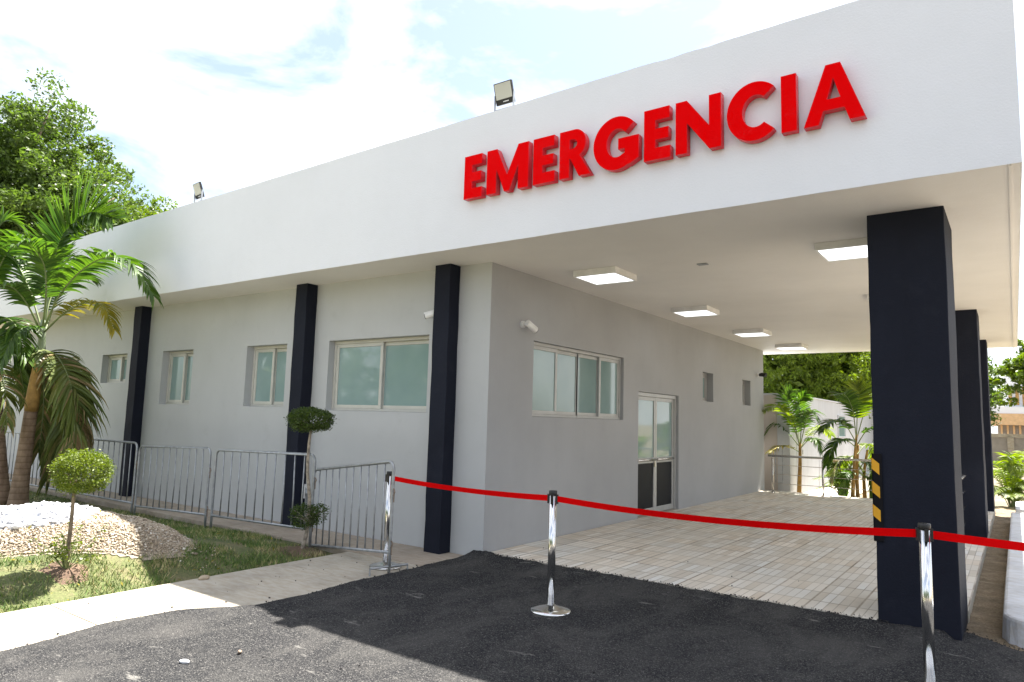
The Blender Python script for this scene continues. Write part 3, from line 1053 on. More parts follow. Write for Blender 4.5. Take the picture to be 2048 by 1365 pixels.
y0, y1, z1 = 3.925, 5.555, 1.985
fr = MB()
dbar(fr, y0, y0 + 0.05, 0.05, 0.15, 0.0, z1)
dbar(fr, y1 - 0.05, y1, 0.05, 0.15, 0.0, z1)
dbar(fr, y0 + 0.05, y1 - 0.05, 0.04, 0.15, z1 - 0.06, z1)
ym = (y0 + y1) / 2
door = fr.build("door", 'alu_side', BLD, False, 0.003)
for ya, yb in ((y0 + 0.052, ym - 0.002), (ym + 0.002, y1 - 0.052)):
    lf = MB()
    s = 0.058
    dbar(lf, ya, ya + s, 0.075, 0.115, 0.012, z1 - 0.063)
    dbar(lf, yb - s, yb, 0.075, 0.115, 0.012, z1 - 0.063)
    dbar(lf, ya + s, yb - s, 0.075, 0.115, z1 - 0.063 - s, z1 - 0.063)
    dbar(lf, ya + s, yb - s, 0.075, 0.115, 0.012, 0.10)
    dbar(lf, ya + s, yb - s, 0.075, 0.115, 0.83, 0.92)
    lf.build("door_leaf", 'alu_side', door, False, 0.003)
    g = MB()
    dbar(g, ya + s - 0.002, yb - s + 0.002, 0.09, 0.10, 0.918, z1 - 0.061 - s)
    g.build("pane", 'glass', door)
    g = MB()
    dbar(g, ya + s - 0.002, yb - s + 0.002, 0.09, 0.10, 0.098, 0.832)
    g.build("kick_panel", 'kick', door)
    g = MB()
    g.tube([(-0.055, ya + 0.05, 0.885), (-0.055, yb - 0.05, 0.885)], 0.022, 12)
    g.build("push_bar", 'steel', door, True)
g = MB()
dbar(g, ym - 0.06, ym - 0.035, 0.058, 0.076, 0.76, 0.86)
g.build("handle", 'steel', door)
g = MB()
dbar(g, y0, y1, 0.152, 0.16, 0.0, z1)
g.build("backing", 'rubber', door)
# strip of threshold
g = MB()
g.box(-0.20, y0, -0.02, 0.0, y1, 0.006)
g.build("threshold", 'slab_edge', BLD)

# ------------------------------------------------------------------ sign letters
SY = YF - 0.085
Z0, Z1 = 3.794, 4.259
SIGN = tag(empty("emergency_sign", (2.15, YF, 3.77)), "glossy red raised capital letters reading EMERGENCIA on the white fascia", "sign")


def letter(loops, x0, x1, pins=((0.12, 0.1), (0.12, 0.9))):
    cu = bpy.data.curves.new("letter", 'CURVE')
    cu.dimensions = '2D'
    cu.fill_mode = 'BOTH'
    cu.extrude = 0.036
    cu.bevel_depth = 0.0015
    for lp in loops:
        sp = cu.splines.new('POLY')
        sp.points.add(len(lp) - 1)
        sp.use_cyclic_u = True
        for p_, (u, v) in zip(sp.points, lp):
            p_.co = (x0 + (x1 - x0) * u, Z0 + (Z1 - Z0) * v, 0, 1)
    tmp = bpy.data.objects.new("tmp", cu)
    COL.objects.link(tmp)
    dg = bpy.context.evaluated_depsgraph_get()
    me = bpy.data.meshes.new_from_object(tmp.evaluated_get(dg))
    bpy.data.objects.remove(tmp)
    me.transform(Matrix(((1, 0, 0, 0), (0, 0, -1, SY + 0.0375), (0, 1, 0, 0), (0, 0, 0, 1))))
    me.materials.clear()
    o = finish("letter", me, 'red', SIGN)
    me.materials.append(M['red_return'])
    for p_ in me.polygons:
        if abs(p_.normal.y) < 0.9:
            p_.material_index = 1
    for u, v in pins:
        st = MB()
        st.tube([(x0 + (x1 - x0) * u, YF + 0.01, Z0 + (Z1 - Z0) * v), (x0 + (x1 - x0) * u, SY + 0.06, Z0 + (Z1 - Z0) * v)], 0.006, 6)
        st.build("mounting_pin", 'galv', o)
    return o


def arc(cx, cy, rx, ry, a0, a1, n=28):
    return [(cx + rx * math.cos(math.radians(a0 + (a1 - a0) * i / n)), cy + ry * math.sin(math.radians(a0 + (a1 - a0) * i / n))) for i in range(n + 1)]


E_ = [[(0, 0), (1, 0), (1, .225), (.43, .225), (.43, .39), (.93, .39), (.93, .60), (.43, .60), (.43, .775), (.97, .775), (.97, 1), (0, 1)]]
M_ = [[(0, 0), (.20, 0), (.245, .52), (.455, 0), (.555, 0), (.765, .52), (.80, 0), (1, 0), (.93, 1), (.735, 1), (.505, .43), (.275, 1), (.08, 1)]]
M_ = [[(0, 0), (.235, 0), (.235, .55), (.44, .0), (.56, .0), (.765, .55), (.765, 0), (1, 0), (1, 1), (.76, 1), (.5, .36), (.24, 1), (0, 1)]]
R_ = [[(0, 0), (.33, 0), (.33, .40), (.36, .40), (.66, 0), (1.04, 0), (.67, .44)] + arc(.50, .705, .37, .295, -50, 90, 22) + [(0, 1)],
      arc(.42, .70, .17, .105, -90, 90, 14) + [(.33, .805), (.33, .595)]]
G_ = [arc(.5, .5, .52, .54, 42, 318 + 0, 44)[:-3] + [(.80, .03), (1.0, .13), (1.0, .58), (.55, .58), (.55, .365), (.70, .365), (.70, .275)] + arc(.52, .5, .24, .292, -60, -318, 34)]
N_ = [[(0, 0), (.255, 0), (.255, .57), (.75, 0), (1, 0), (1, 1), (.745, 1), (.745, .43), (.25, 1), (0, 1)]]
C_ = [arc(.53, .5, .55, .53, 46, 314, 44) + arc(.555, .5, .268, .295, -52, -308, 36)]
I_ = [[(0, 0), (1, 0), (1, 1), (0, 1)]]
A_ = [[(0, 0), (.245, 0), (.325, .225), (.675, .225), (.755, 0), (1, 0), (.62, 1), (.38, 1)], [(.385, .405), (.50, .765), (.615, .405)]]
for lp, xa, xb in ((E_, 0.210, 0.450), (M_, 0.514, 1.036), (E_, 1.096, 1.346), (R_, 1.404, 1.732), (G_, 1.785, 2.234), (E_, 2.288, 2.533), (N_, 2.585, 2.981), (C_, 3.040, 3.443), (I_, 3.465, 3.578), (A_, 3.632, 4.061)):
    letter(lp, xa, xb, ((0.12, 0.06), (0.5, 0.9)) if lp is A_ else ((0.08, 0.5), (0.5, 0.08)) if lp in (C_, G_) else ((0.12, 0.1), (0.12, 0.9)))

# ------------------------------------------------------------------ canopy lights
def ceiling_light(x, y):
    e = empty("ceiling_light", (x, y, 3.29))
    zc = fb(x) * 0.6 + 3.3 * 0.4
    b = MB()
    s = 0.285
    zt, zb_ = 3.300, 3.222
    b.box(x - s, y - s, zb_, x + s, y - s + 0.022, zt)
    b.box(x - s, y + s - 0.022, zb_, x + s, y + s, zt)
    b.box(x - s, y - s + 0.022, zb_, x - s + 0.022, y + s - 0.022, zt)
    b.box(x + s - 0.022, y - s + 0.022, zb_, x + s, y + s - 0.022, zt)
    b.build("frame", 'plastic_white', e, False, 0.002)
    b = MB()
    b.box(x - s + 0.022, y - s + 0.022, zb_ + 0.006, x + s - 0.022, y + s - 0.022, zb_ + 0.012)
    b.build("diffuser", 'diffuser', e)
    return e


LL = [(0.875, 1.13, "square lit ceiling light over the wide side window, nearest of the wall row"),
      (0.85, 4.17, "square lit ceiling light in front of the glazed double door"),
      (0.85, 7.10, "square lit ceiling light beside the two slit windows, third of the wall row"),
      (0.90, 9.79, "square lit ceiling light at the far canopy edge by the corner of the wall"),
      (3.62, 1.14, "square lit ceiling light partly hidden by the near navy column with hazard stripes"),
      (3.60, 4.24, "square lit ceiling light whose corner only peeks out from behind the near column")]
for x, y, l in LL:
    tag(ceiling_light(x, y), l, "ceiling light", "ceiling lights under the canopy")
b = MB()
b.box(2.02, 1.16, 3.286, 2.13, 1.24, 3.300)
tag(b.build("junction_plate", 'galv'), "small grey blank plate in the middle of the canopy ceiling", "plate")


# ------------------------------------------------------------------ floodlights
def floodlight(x, z, yaw, s, roll=0.0):
    e = empty("floodlight", (x, YF + 0.07, z))
    T = Matrix.Translation((x, YF + 0.06, z + 0.185 * s)) @ Matrix.Rotation(yaw, 4, 'Z') @ Matrix.Rotation(math.radians(19), 4, 'X')
    b = MB()
    b.box(-0.125 * s, 0.0, -0.125 * s, 0.125 * s, 0.03, 0.125 * s)
    b.box(-0.10 * s, 0.03, -0.09 * s, 0.10 * s, 0.045, 0.09 * s)
    b.xf(T)
    b.build("housing", 'black', e, False, 0.004)
    b = MB()
    b.box(-0.112 * s, -0.004, -0.062 * s, 0.112 * s, 0.001, 0.114 * s)
    b.xf(T)
    b.build("lens", 'lens', e)
    b = MB()
    for sg in (-1, 1):
        b.box(sg * 0.132 * s - 0.004, 0.005, -0.185 * s, sg * 0.132 * s + 0.004, 0.03, 0.0)
    b.box(-0.136 * s, 0.005, -0.187 * s, 0.136 * s, 0.035, -0.180 * s)
    b.xf(Matrix.Translation((x, YF + 0.06, z + 0.185 * s)) @ Matrix.Rotation(yaw, 4, 'Z'))
    b.build("bracket", 'galv', e)
    b = MB()
    for k in range(5):
        u0 = -0.02 * s + 0.016 * s * k
        b.box(u0, -0.004, -0.098 * s, u0 + 0.011 * s, 0.001, -0.088 * s)
    b.xf(T)
    b.build("maker_mark", 'plastic_white', e)
    return e


tag(floodlight(0.590, ft(0.590) + 0.035, 0.02, 0.92), "black floodlight on the parapet edge just left of the red letters", "floodlight", "floodlights on the roof edge")
tag(floodlight(-5.38, ft(-5.38) + 0.035, -0.10, 0.95), "smaller looking floodlight farther left on the parapet near the trees", "floodlight", "floodlights on the roof edge")


# ------------------------------------------------------------------ security cameras
def cctv(base, nrm, aim, label, body='plastic_white'):
    e = empty("security_camera", base)
    base, nrm, aim = Vector(base), Vector(nrm), Vector(aim).normalized()
    b = MB()
    b.tube([base, base + nrm * 0.03], [0.045, 0.04], 16)
    b.tube([base + nrm * 0.03, base + nrm * 0.08], 0.017, 10)
    b.build("mount", 'plastic_white', e, False)
    h = base + nrm * 0.09
    b = MB()
    b.tube([h - aim * 0.03, h + aim * 0.15], 0.038, 16)
    b.tube([h + aim * 0.0 + Vector((0, 0, 0.034)), h + aim * 0.17 + Vector((0, 0, 0.034))], 0.02, 8)
    b.build("housing", body, e)
    b = MB()
    b.tube([h + aim * 0.151, h + aim * 0.158], 0.035, 16)
    b.build("lens", 'black', e)
    tag(e, label, "security camera", "wall mounted security cameras")


cctv((-0.745, 0.0, 2.74), (0, -1, 0), (-0.8, -0.35, -0.25), "white bullet camera peeking out beside the first navy pilaster")
cctv((0.0, 0.64, 2.65), (1, 0, 0), (0.1, 0.75, -0.35), "white bullet camera on the side wall above the four-pane window")
cctv((0.0, 10.26, 2.68), (1, 0, 0), (0.9, -0.5, -0.1), "small black fronted camera near the far corner of the side wall", 'black')

# ------------------------------------------------------------------ hazard corner guard
g = empty("corner_guard", (3.915, 0.095, 0.6))
b = MB()
for z0_, z1_ in ((0.605, 1.30),):
    b.box(3.903, 0.082, z0_, 3.974, 0.0935, z1_)
    b.box(3.901, 0.082, z0_, 3.9125, 0.17, z1_)
b.build("rubber_strip", 'rubber', g, False, 0.003)
b = MB()
for k in range(4):
    zt = 1.265 - 0.185 * k
    lo = [zt - 0.085, zt - 0.125]
    if zt - 0.125 < 0.61:
        continue
    b.add([(3.9035, 0.0795, zt - 0.00), (3.956, 0.0795, zt - 0.045), (3.956, 0.0795, zt - 0.135), (3.9035, 0.0795, zt - 0.09),
           (3.9035, 0.083, zt - 0.00), (3.956, 0.083, zt - 0.045), (3.956, 0.083, zt - 0.135), (3.9035, 0.083, zt - 0.09)],
          [(3, 2, 1, 0), (0, 1, 5, 4), (1, 2, 6, 5), (2, 3, 7, 6), (3, 0, 4, 7)])
    b.add([(3.8985, 0.165, zt - 0.05), (3.8985, 0.0835, zt), (3.8985, 0.0835, zt - 0.09), (3.8985, 0.165, zt - 0.14),
           (3.9015, 0.165, zt - 0.05), (3.9015, 0.0835, zt), (3.9015, 0.0835, zt - 0.09), (3.9015, 0.165, zt - 0.14)],
          [(3, 2, 1, 0), (0, 1, 5, 4), (1, 2, 6, 5), (2, 3, 7, 6), (3, 0, 4, 7)])
b.build("stripes", 'yellow', g)
tag(g, "black rubber corner guard with yellow slanted stripes on the near column", "corner guard")


# ------------------------------------------------------------------ steel railings
def railing(a, c, h, posts, label, wires=3, over=0.1):
    a, c = Vector(a), Vector(c)
    d = (c - a).normalized()
    e = empty("steel_railing", a)
    b = MB()
    b.tube([a - d * over + Vector((0, 0, h)), c + d * over + Vector((0, 0, h))], 0.025, 12)
    b.build("handrail", 'steel', e, True)
    for u in posts:
        p = a.lerp(c, u)
        b = MB()
        b.tube([p, p + Vector((0, 0, h - 0.06))], 0.024, 12)
        b.tube([p + Vector((0, 0, h - 0.06)), p + Vector((0, 0, h - 0.02))], 0.009, 8)
        b.lathe([(0.05, 0), (0.05, 0.008), (0.03, 0.014)], p, 16)
        b.build("post", 'steel', e, True)
    for k in range(wires):
        z = h * (0.75 - 0.25 * k)
        b = MB()
        b.tube([a + Vector((0, 0, z)), c + Vector((0, 0, z))], 0.007, 6)
        b.build("rod", 'steel', e)
    tag(e, label, "railing")


railing((0.32, 10.29, 0.0), (3.86, 10.42, 0.0), 0.825, (0, 0.30, 0.62, 1.0), "stainless railing with thin rods along the far platform edge before the palms")
railing((4.232, 1.02, 0.0), (4.232, 5.83, 0.0), 0.87, (0.25, 0.75), "stainless railing behind the near column, only its ends showing", 3, 0.0)


# ------------------------------------------------------------------ crowd barriers
def barrier(a, c, ztop, zbot, zfoot, label, nb=10, foot='bar', tilt=(0, 0), hooks=True):
    """a, c: post feet in plan (x, y); tilt adds to the heights at a and at c."""
    a, c = Vector((*a, 0)), Vector((*c, 0))
    d = (c - a).normalized()
    L = (c - a).length
    nrm = Vector((-d.y, d.x, 0))
    e = empty("crowd_barrier", (a.x, a.y, zfoot))
    H = lambda u, z: a + d * u + Vector((0, 0, z + tilt[0] * (1 - u / L) + tilt[1] * u / L))
    R_c = 0.085
    pts = [H(0, zfoot - tilt[0])] + [H(0, zbot)] + [H(0, ztop - R_c)]
    for k in range(1, 6):
        q = math.pi / 2 * k / 6
        pts.append(H(R_c * (1 - math.cos(q)), ztop - R_c + R_c * math.sin(q)))
    pts.append(H(R_c, ztop))
    pts.append(H(L - R_c, ztop))
    for k in range(1, 6):
        q = math.pi / 2 * k / 6
        pts.append(H(L - R_c + R_c * math.sin(q), ztop - R_c + R_c * math.cos(q)))
    pts += [H(L, ztop - R_c), H(L, zbot), H(L, zfoot - tilt[1])]
    b = MB()
    b.tube(pts, 0.0165, 10)
    b.tube([H(0.014, zbot), H(L - 0.014, zbot)], 0.0155, 10)
    b.build("frame", 'galv', e, True)
    for k in range(nb):
        u = L * (k + 1) / (nb + 1)
        w = [rnd.uniform(-0.006, 0.006) for _ in range(2)]
        b = MB()
        b.tube([H(u, zbot + 0.012), H(u + w[0], zbot * 0.6 + ztop * 0.4) + nrm * w[1], H(u, ztop - 0.012)], 0.0085, 8)
        b.build("bar", 'galv', e, True)
    if foot == 'bridge':
        b = MB()
        p = H(L, zfoot - tilt[1])
        pts = [p - nrm * 0.21 + Vector((0, 0, -0.045)), p - nrm * 0.21 + Vector((0, 0, 0.07)), p + nrm * 0.21 + Vector((0, 0, 0.07)), p + nrm * 0.21 + Vector((0, 0, -0.045))]
        b.tube(pts, 0.013, 8)
        b.build("foot", 'galv', e)
    if hooks:
        for z in (zbot + 0.08, ztop - 0.30):
            b = MB()
            p = H(L, z)
            b.tube([p - Vector((0, 0, 0.03)), p + d * 0.03 - Vector((0, 0, 0.03)), p + d * 0.045, p + d * 0.03 + Vector((0, 0, 0.03)), p + Vector((0, 0, 0.03))], 0.007, 6)
            b.tube([p + d * 0.03, p + d * 0.032 - Vector((0, 0, 0.10))], 0.006, 6)
            b.build("hook", 'rust', e)
    return tag(e, label, "barrier", "crowd barriers along the walkway")


barrier((-12.25, -0.93), (-10.27, -0.90), 0.955, 0.04, -0.12, "galvanised barrier at the far left end, seen behind the palm trunks")
barrier((-10.17, -0.92), (-8.16, -0.90), 0.955, 0.04, -0.12, "galvanised barrier mostly hidden behind the drooping palm frond")
barrier((-8.06, -0.92), (-6.10, -0.89), 0.96, 0.055, -0.12, "galvanised barrier right behind the round sunlit topiary bush")
barrier((-5.99, -0.90), (-4.06, -0.90), 0.945, 0.055, -0.12, "galvanised barrier in the middle of the row behind the gravel mound", tilt=(-0.03, 0.035))
barrier((-3.95, -0.88), (-1.90, -0.86), 0.98, 0.11, -0.115, "galvanised barrier in front of the second pilaster, left of the two-tier topiary", tilt=(-0.02, 0.025))
barrier((-2.08, -0.72), (-0.22, -1.22), 0.925, 0.035, -0.06, "tilted galvanised barrier ending on the sidewalk right of the two-tier topiary", 10, 'bridge', tilt=(-0.115, 0.11))
bpy.context.view_layer.update()

# ------------------------------------------------------------------ rope stanchions with red belts
def stanchion(x, y, z, label, h=0.97):
    e = empty("belt_stanchion", (x, y, z))
    b = MB()
    b.lathe([(0.165, 0.0), (0.168, 0.012), (0.160, 0.022), (0.10, 0.036), (0.045, 0.052), (0.034, 0.058)], (x, y, z), 48)
    b.build("base", 'chrome', e, True)
    b = MB()
    b.lathe([(0.0315, 0.05), (0.0315, h - 0.035)], (x, y, z), 32)
    b.build("post", 'chrome', e, True)
    b = MB()
    b.lathe([(0.033, h - 0.035), (0.0345, h - 0.03), (0.0345, h - 0.004), (0.032, h)], (x, y, z), 32)
    b.build("cap", 'black', e, True)
    b = MB()
    for k in range(4):
        a = math.radians(20 + 90 * k)
        cx_, cy_ = x + 0.034 * math.cos(a), y + 0.034 * math.sin(a)
        s0 = len(b.v)
        b.box(-0.008, -0.011, h - 0.105, 0.012, 0.011, h - 0.03)
        b.xf(Matrix.Translation((x, y, z)) @ Matrix.Rotation(a, 4, 'Z') @ Matrix.Translation((0.034, 0, 0)), s0)
    b.build("belt_clip", 'black', e)
    tag(e, label, "stanchion", "belt stanchions across the drive")
    return e


def belt(post, p, q, sag, twist=0.0):
    p, q = Vector(p), Vector(q)
    n = 28
    b = MB()
    vs, fs = [], []
    d = (q - p).normalized()
    side = Vector((-d.y, d.x, 0)) * 0.0012
    for i in range(n + 1):
        u = i / n
        c = p.lerp(q, u) - Vector((0, 0, sag * 4 * u * (1 - u)))
        tw = math.sin(math.pi * u) * twist
        off = Vector((-d.y, d.x, 0)) * 0.024 * math.sin(tw)
        hz = 0.024 * math.cos(tw)
        for s_ in (side, -side):
            vs += [c + off + Vector((0, 0, hz)) + s_, c - off - Vector((0, 0, hz)) + s_]
    for i in range(n):
        a, c = i * 4, (i + 1) * 4
        fs += [(a, c, c + 1, a + 1), (a + 2, a + 3, c + 3, c + 2), (a, a + 2, c + 2, c), (a + 1, c + 1, c + 3, a + 3)]
    b.add(vs, fs)
    b.build("belt", 'belt', post)


S1 = Vector((-0.457, -1.036, -0.058))
S2 = Vector((1.729, -1.303, -0.056))
S3 = Vector((4.384, -1.262, -0.056))
S4 = Vector((6.9, -0.95, -0.056))
s1 = stanchion(*S1, "chrome stanchion standing behind the end of the tilted barrier")
s2 = stanchion(*S2, "chrome stanchion with a round base alone in the middle of the asphalt")
s3 = stanchion(*S3, "chrome stanchion in front of the near navy column, its base below the frame", 0.99)


def clip(a, b_, z):
    d = (b_ - a)
    d.z = 0
    d.normalize()
    return a + d * 0.045 + Vector((0, 0, z))


belt(s2, clip(S2, S1, 0.905), clip(S1, S2, 0.905), 0.025, 0.25)
belt(s3, clip(S3, S2, 0.925), clip(S2, S3, 0.905), 0.045, 0.3)
belt(s3, clip(S3, S4, 0.925), clip(S4, S3, 0.905), 0.03, 0.2)
s4 = stanchion(*S4, "chrome stanchion out past the kerb holding the end of the belt")


# ------------------------------------------------------------------ foliage
def leaves(centers, size, aspect=0.5, up=0.35, fold=0.25):
    """one pointed two-quad leaf per centre; returns V, F arrays"""
    n = len(centers)
    dirs = rng.normal(size=(n, 3))
    dirs[:, 2] = dirs[:, 2] * 0.7 + 0.1
    dirs /= np.linalg.norm(dirs, axis=1)[:, None]
    nr = rng.normal(size=(n, 3))
    nr[:, 2] = np.abs(nr[:, 2]) + up
    sd = np.cross(dirs, nr)
    sd /= np.linalg.norm(sd, axis=1)[:, None] + 1e-9
    nn = np.cross(sd, dirs)
    s = (size * rng.uniform(0.65, 1.35, n))[:, None]
    a = centers - dirs * s * 0.5
    bq = centers + dirs * s * 0.55
    l = centers + sd * s * aspect * 0.5 + nn * s * fold * 0.3
    r = centers - sd * s * aspect * 0.5 + nn * s * fold * 0.3
    V = np.stack([a, r, bq, l], 1).reshape(-1, 3)
    F = np.arange(4 * n).reshape(-1, 4)
    return V, F


def crown_points(c, rad, nclump, per, clump_r, shell=0.55, flat=1.0, seed=0):
    r2 = np.random.default_rng(seed)
    d = r2.normal(size=(nclump, 3))
    d /= np.linalg.norm(d, axis=1)[:, None]
    rr = (shell + (1 - shell) * r2.uniform(0, 1, nclump)) * (0.85 + 0.25 * r2.uniform(-1, 1, nclump))
    cc = np.asarray(c)[None] + d * rr[:, None] * np.asarray(rad)[None]
    pts = []
    for k in range(nclump):
        q = r2.normal(size=(per, 3))
        q /= np.linalg.norm(q, axis=1)[:, None]
        q *= (r2.uniform(0.3, 1, per) ** 0.6)[:, None]
        q[:, 2] *= flat
        pts.append(cc[k] + q * clump_r * r2.uniform(0.6, 1.25))
    return np.concatenate(pts), cc


def tree(name, base, c, rad, nclump, per, clump_r, leaf, mat, label, trunk_r=0.3, seed=1, shell=0.5, flat=0.75, limbs=14, bark='bark', group=None, aspect=0.5):
    e = empty(name, base)
    pts, cc = crown_points(c, rad, nclump, per, clump_r, shell, flat, seed)
    V, F = leaves(pts, leaf, aspect)
    np_mesh("crown", V, F, mat, e)
    r = random.Random(seed)
    b = MB()
    base, cv = Vector(base), Vector(c)
    fork = base.lerp(cv, 0.55)
    b.tube(spline([base, base.lerp(fork, 0.5) + Vector((r.uniform(-.2, .2), r.uniform(-.2, .2), 0)), fork], 6), [trunk_r * (1.25 - 0.55 * i / 6) for i in range(7)], 10)
    for k in range(limbs):
        tip = Vector(cc[r.randrange(len(cc))])
        mid = fork.lerp(tip, 0.5) + Vector((0, 0, r.uniform(0.0, 0.15) * (tip - fork).length))
        b.tube(spline([fork - Vector((0, 0, 0.1)), mid, tip], 6), [trunk_r * (0.5 - 0.44 * i / 6) for i in range(7)], 6)
    b.build("trunk", bark, e, True)
    return tag(e, label, "tree", group)


tree("broadleaf_tree", (-29.5, 3.2, -0.2), (-28.5, 3.7, 8.6), (5.7, 5.7, 6.4), 820, 190, 0.72, 0.18, 'tree_leaf', "tall broadleaf tree with wide light green crown rising behind the left roof end", 0.42, 3, 0.42, 0.7, 26)
tree("broadleaf_tree", (-31.9, 10.7, -0.2), (-31.9, 10.7, 9.7), (3.0, 3.0, 2.7), 220, 190, 0.75, 0.19, 'almond_leaf', "low pale green treetop just showing above the parapet beside the tall tree", 0.25, 4, 0.3, 0.7, 12)
tree("broadleaf_tree", (-20.5, 6.5, -0.2), (-20.5, 6.5, 2.6), (2.6, 2.6, 2.2), 140, 130, 0.6, 0.16, 'tree_leaf', "dark leafy tree seen through the gap past the left end of the building", 0.2, 8, 0.3, 0.7, 10)
pts = []
for k in range(34):
    c_ = (-34 + 2.1 * k + rnd.uniform(-1, 1), -30 + rnd.uniform(-3, 3), rnd.uniform(2.0, 4.5))
    q_, _c = crown_points(c_, (3.0, 2.4, 3.6), 60, 26, 0.9, 0.4, 0.8, 300 + k)
    pts.append(q_)
V, F = leaves(np.concatenate(pts), 0.42, 0.6)
tag(np_mesh("woods", V, F, 'tree_leaf'), "far line of leafy trees across the drive, mirrored in the window panes", "woods", kind='stuff')
# dense rounded tree behind the annex: whorled leaf rosettes
def rosette_tree(base, c, rad, n, seed, label):
    e = empty("mango_tree", base)
    r2 = np.random.default_rng(seed)
    d = r2.normal(size=(n, 3))
    d /= np.linalg.norm(d, axis=1)[:, None]
    k = d[:, 1] < 0.55
    d = d[k]
    n = len(d)
    cc = np.asarray(c) + d * np.asarray(rad) * (0.80 + 0.26 * r2.uniform(0, 1, n) + 0.08 * np.sin(d[:, :1].ravel() * 9) * np.cos(d[:, 2] * 8))[:, None]
    per = 40
    ax = d + np.array([0, 0, 0.75]) + 0.25 * r2.normal(size=(n, 3))
    ax /= np.linalg.norm(ax, axis=1)[:, None]
    q = r2.normal(size=(n, per, 3))
    q += ax[:, None] * r2.uniform(-0.2, 1.6, (n, per, 1))
    q /= np.linalg.norm(q, axis=2)[..., None]
    L = r2.uniform(0.10, 0.21, (n, per, 1))
    p0 = cc[:, None] + q * 0.05
    p2_ = p0 + q * L - np.array([0, 0, 0.06])
    sd = np.cross(q, r2.normal(size=(n, per, 3)))
    sd /= np.linalg.norm(sd, axis=2)[..., None]
    mid = (p0 * 0.45 + p2_ * 0.55) + np.array([0, 0, 0.02])
    w = 0.019
    V = np.stack([p0, mid - sd * w, p2_, mid + sd * w], 2).reshape(-1, 3)
    q3 = r2.normal(size=(16000, 3))
    q3 /= np.linalg.norm(q3, axis=1)[:, None]
    V3, F3 = leaves(np.asarray(c) + q3 * np.asarray(rad) * r2.uniform(0.6, 0.86, (16000, 1)), 0.34, 0.5)
    V = np.concatenate([V, V3])
    np_mesh("crown", V, np.arange(len(V)).reshape(-1, 4), 'mango_leaf', e)
    b = MB()
    base, cv = Vector(base), Vector(c)
    b.tube([base, base.lerp(cv, 0.5), cv], [0.4, 0.3, 0.15], 10)
    rr = random.Random(seed)
    for k in range(24):
        tip = cv.lerp(Vector(cc[rr.randrange(n)]), 0.85)
        b.tube(spline([base.lerp(cv, 0.5), cv.lerp(tip, 0.4), tip], 5), [0.12, 0.09, 0.06, 0.05, 0.03, 0.015], 6)
    b.build("trunk", 'bark', e, True)
    return tag(e, label, "tree")


rosette_tree((-2.9, 23.5, -0.2), (-2.9, 23.5, 3.6), (3.7, 3.4, 4.2), 5000, 11, "dense dark green tree of rounded leaf tufts behind the white annex, on its left")
rosette_tree((0.3, 27.0, -0.2), (0.3, 27.0, 3.5), (3.0, 3.2, 4.2), 4200, 12, "brighter green tree of rounded leaf tufts behind the annex, nearer the navy column")
tree("almond_tree", (7.2, 34.0, -0.2), (6.6, 33.6, 4.4), (3.0, 2.8, 2.2), 170, 90, 0.55, 0.20, 'almond_leaf', "spreading light green tree with layered branches beyond the right canopy edge", 0.2, 21, 0.35, 0.45, 24, aspect=0.6)
tree("broadleaf_tree", (2.6, 38.5, -0.2), (2.6, 38.5, 3.6), (2.2, 2.0, 2.6), 110, 110, 0.6, 0.18, 'tree_leaf', "darker bushy tree behind the block wall at the edge of the peach house", 0.18, 23, 0.35, 0.7, 10)


def topiary(name, base, stem, balls, leaf, mat, label, bark, stem_r):
    e = empty(name, base)
    for (c, rad, n, fl) in balls:
        c = Vector(c)
        r2 = np.random.default_rng(int(abs(c.x) * 1000))
        d = r2.normal(size=(n, 3))
        d /= np.linalg.norm(d, axis=1)[:, None]
        lump = 1 + 0.07 * np.sin(d[:, 0] * 7 + 1) * np.cos(d[:, 1] * 6) + 0.05 * np.sin(d[:, 2] * 11 + d[:, 0] * 5)
        rr = (0.55 + 0.45 * r2.uniform(0, 1, n) ** 0.45) * lump * (1 + 0.05 * r2.normal(size=n))
        p = np.array(c) + d * rr[:, None] * np.array(rad)
        if fl is not None:
            p[:, 2] = np.maximum(p[:, 2], c.z - fl + 0.03 * r2.normal(size=n))
        gap = np.sin(d[:, 0] * 4.0 + c.x * 9) + np.sin(d[:, 1] * 4.5 + c.y * 7) + np.sin(d[:, 2] * 5.0 + 2)
        p = p[(gap < 1.35) | (r2.uniform(0, 1, n) < 0.35)]
        for k in range(26):
            q = r2.normal(size=3)
            q /= np.linalg.norm(q)
            q[2] = abs(q[2]) * 0.8
            u = r2.uniform(0.9, 1.17, 9)
            p = np.concatenate([p, np.array(c) + q * u[:, None] * np.array(rad) + r2.normal(0, 0.012, (9, 3))])
        V, F = leaves(p, leaf, 0.55)
        np_mesh("crown", V, F, mat, e)
    b = MB()
    st = spline(stem, 12)
    b.tube(st, [stem_r * (1.25 - 0.5 * i / 12) for i in range(13)], 8)
    rr = random.Random(3)
    for (c, rad, n, fl) in balls:
        c = Vector(c)
        root = min(st, key=lambda s: (s - (c - Vector((0, 0, rad[2] * 0.8)))).length)
        for k in range(12):
            a = rr.uniform(0, 2 * math.pi)
            tip = c + Vector((rad[0] * 0.75 * math.cos(a), rad[1] * 0.75 * math.sin(a), rad[2] * rr.uniform(-0.4, 0.6)))
            b.tube(spline([root, root.lerp(tip, 0.5) + Vector((0, 0, 0.02)), tip], 4), [stem_r * 0.5, stem_r * 0.4, stem_r * 0.3, stem_r * 0.2, stem_r * 0.1], 5)
    b.build("stem", bark, e, True)
    return tag(e, label, "topiary")


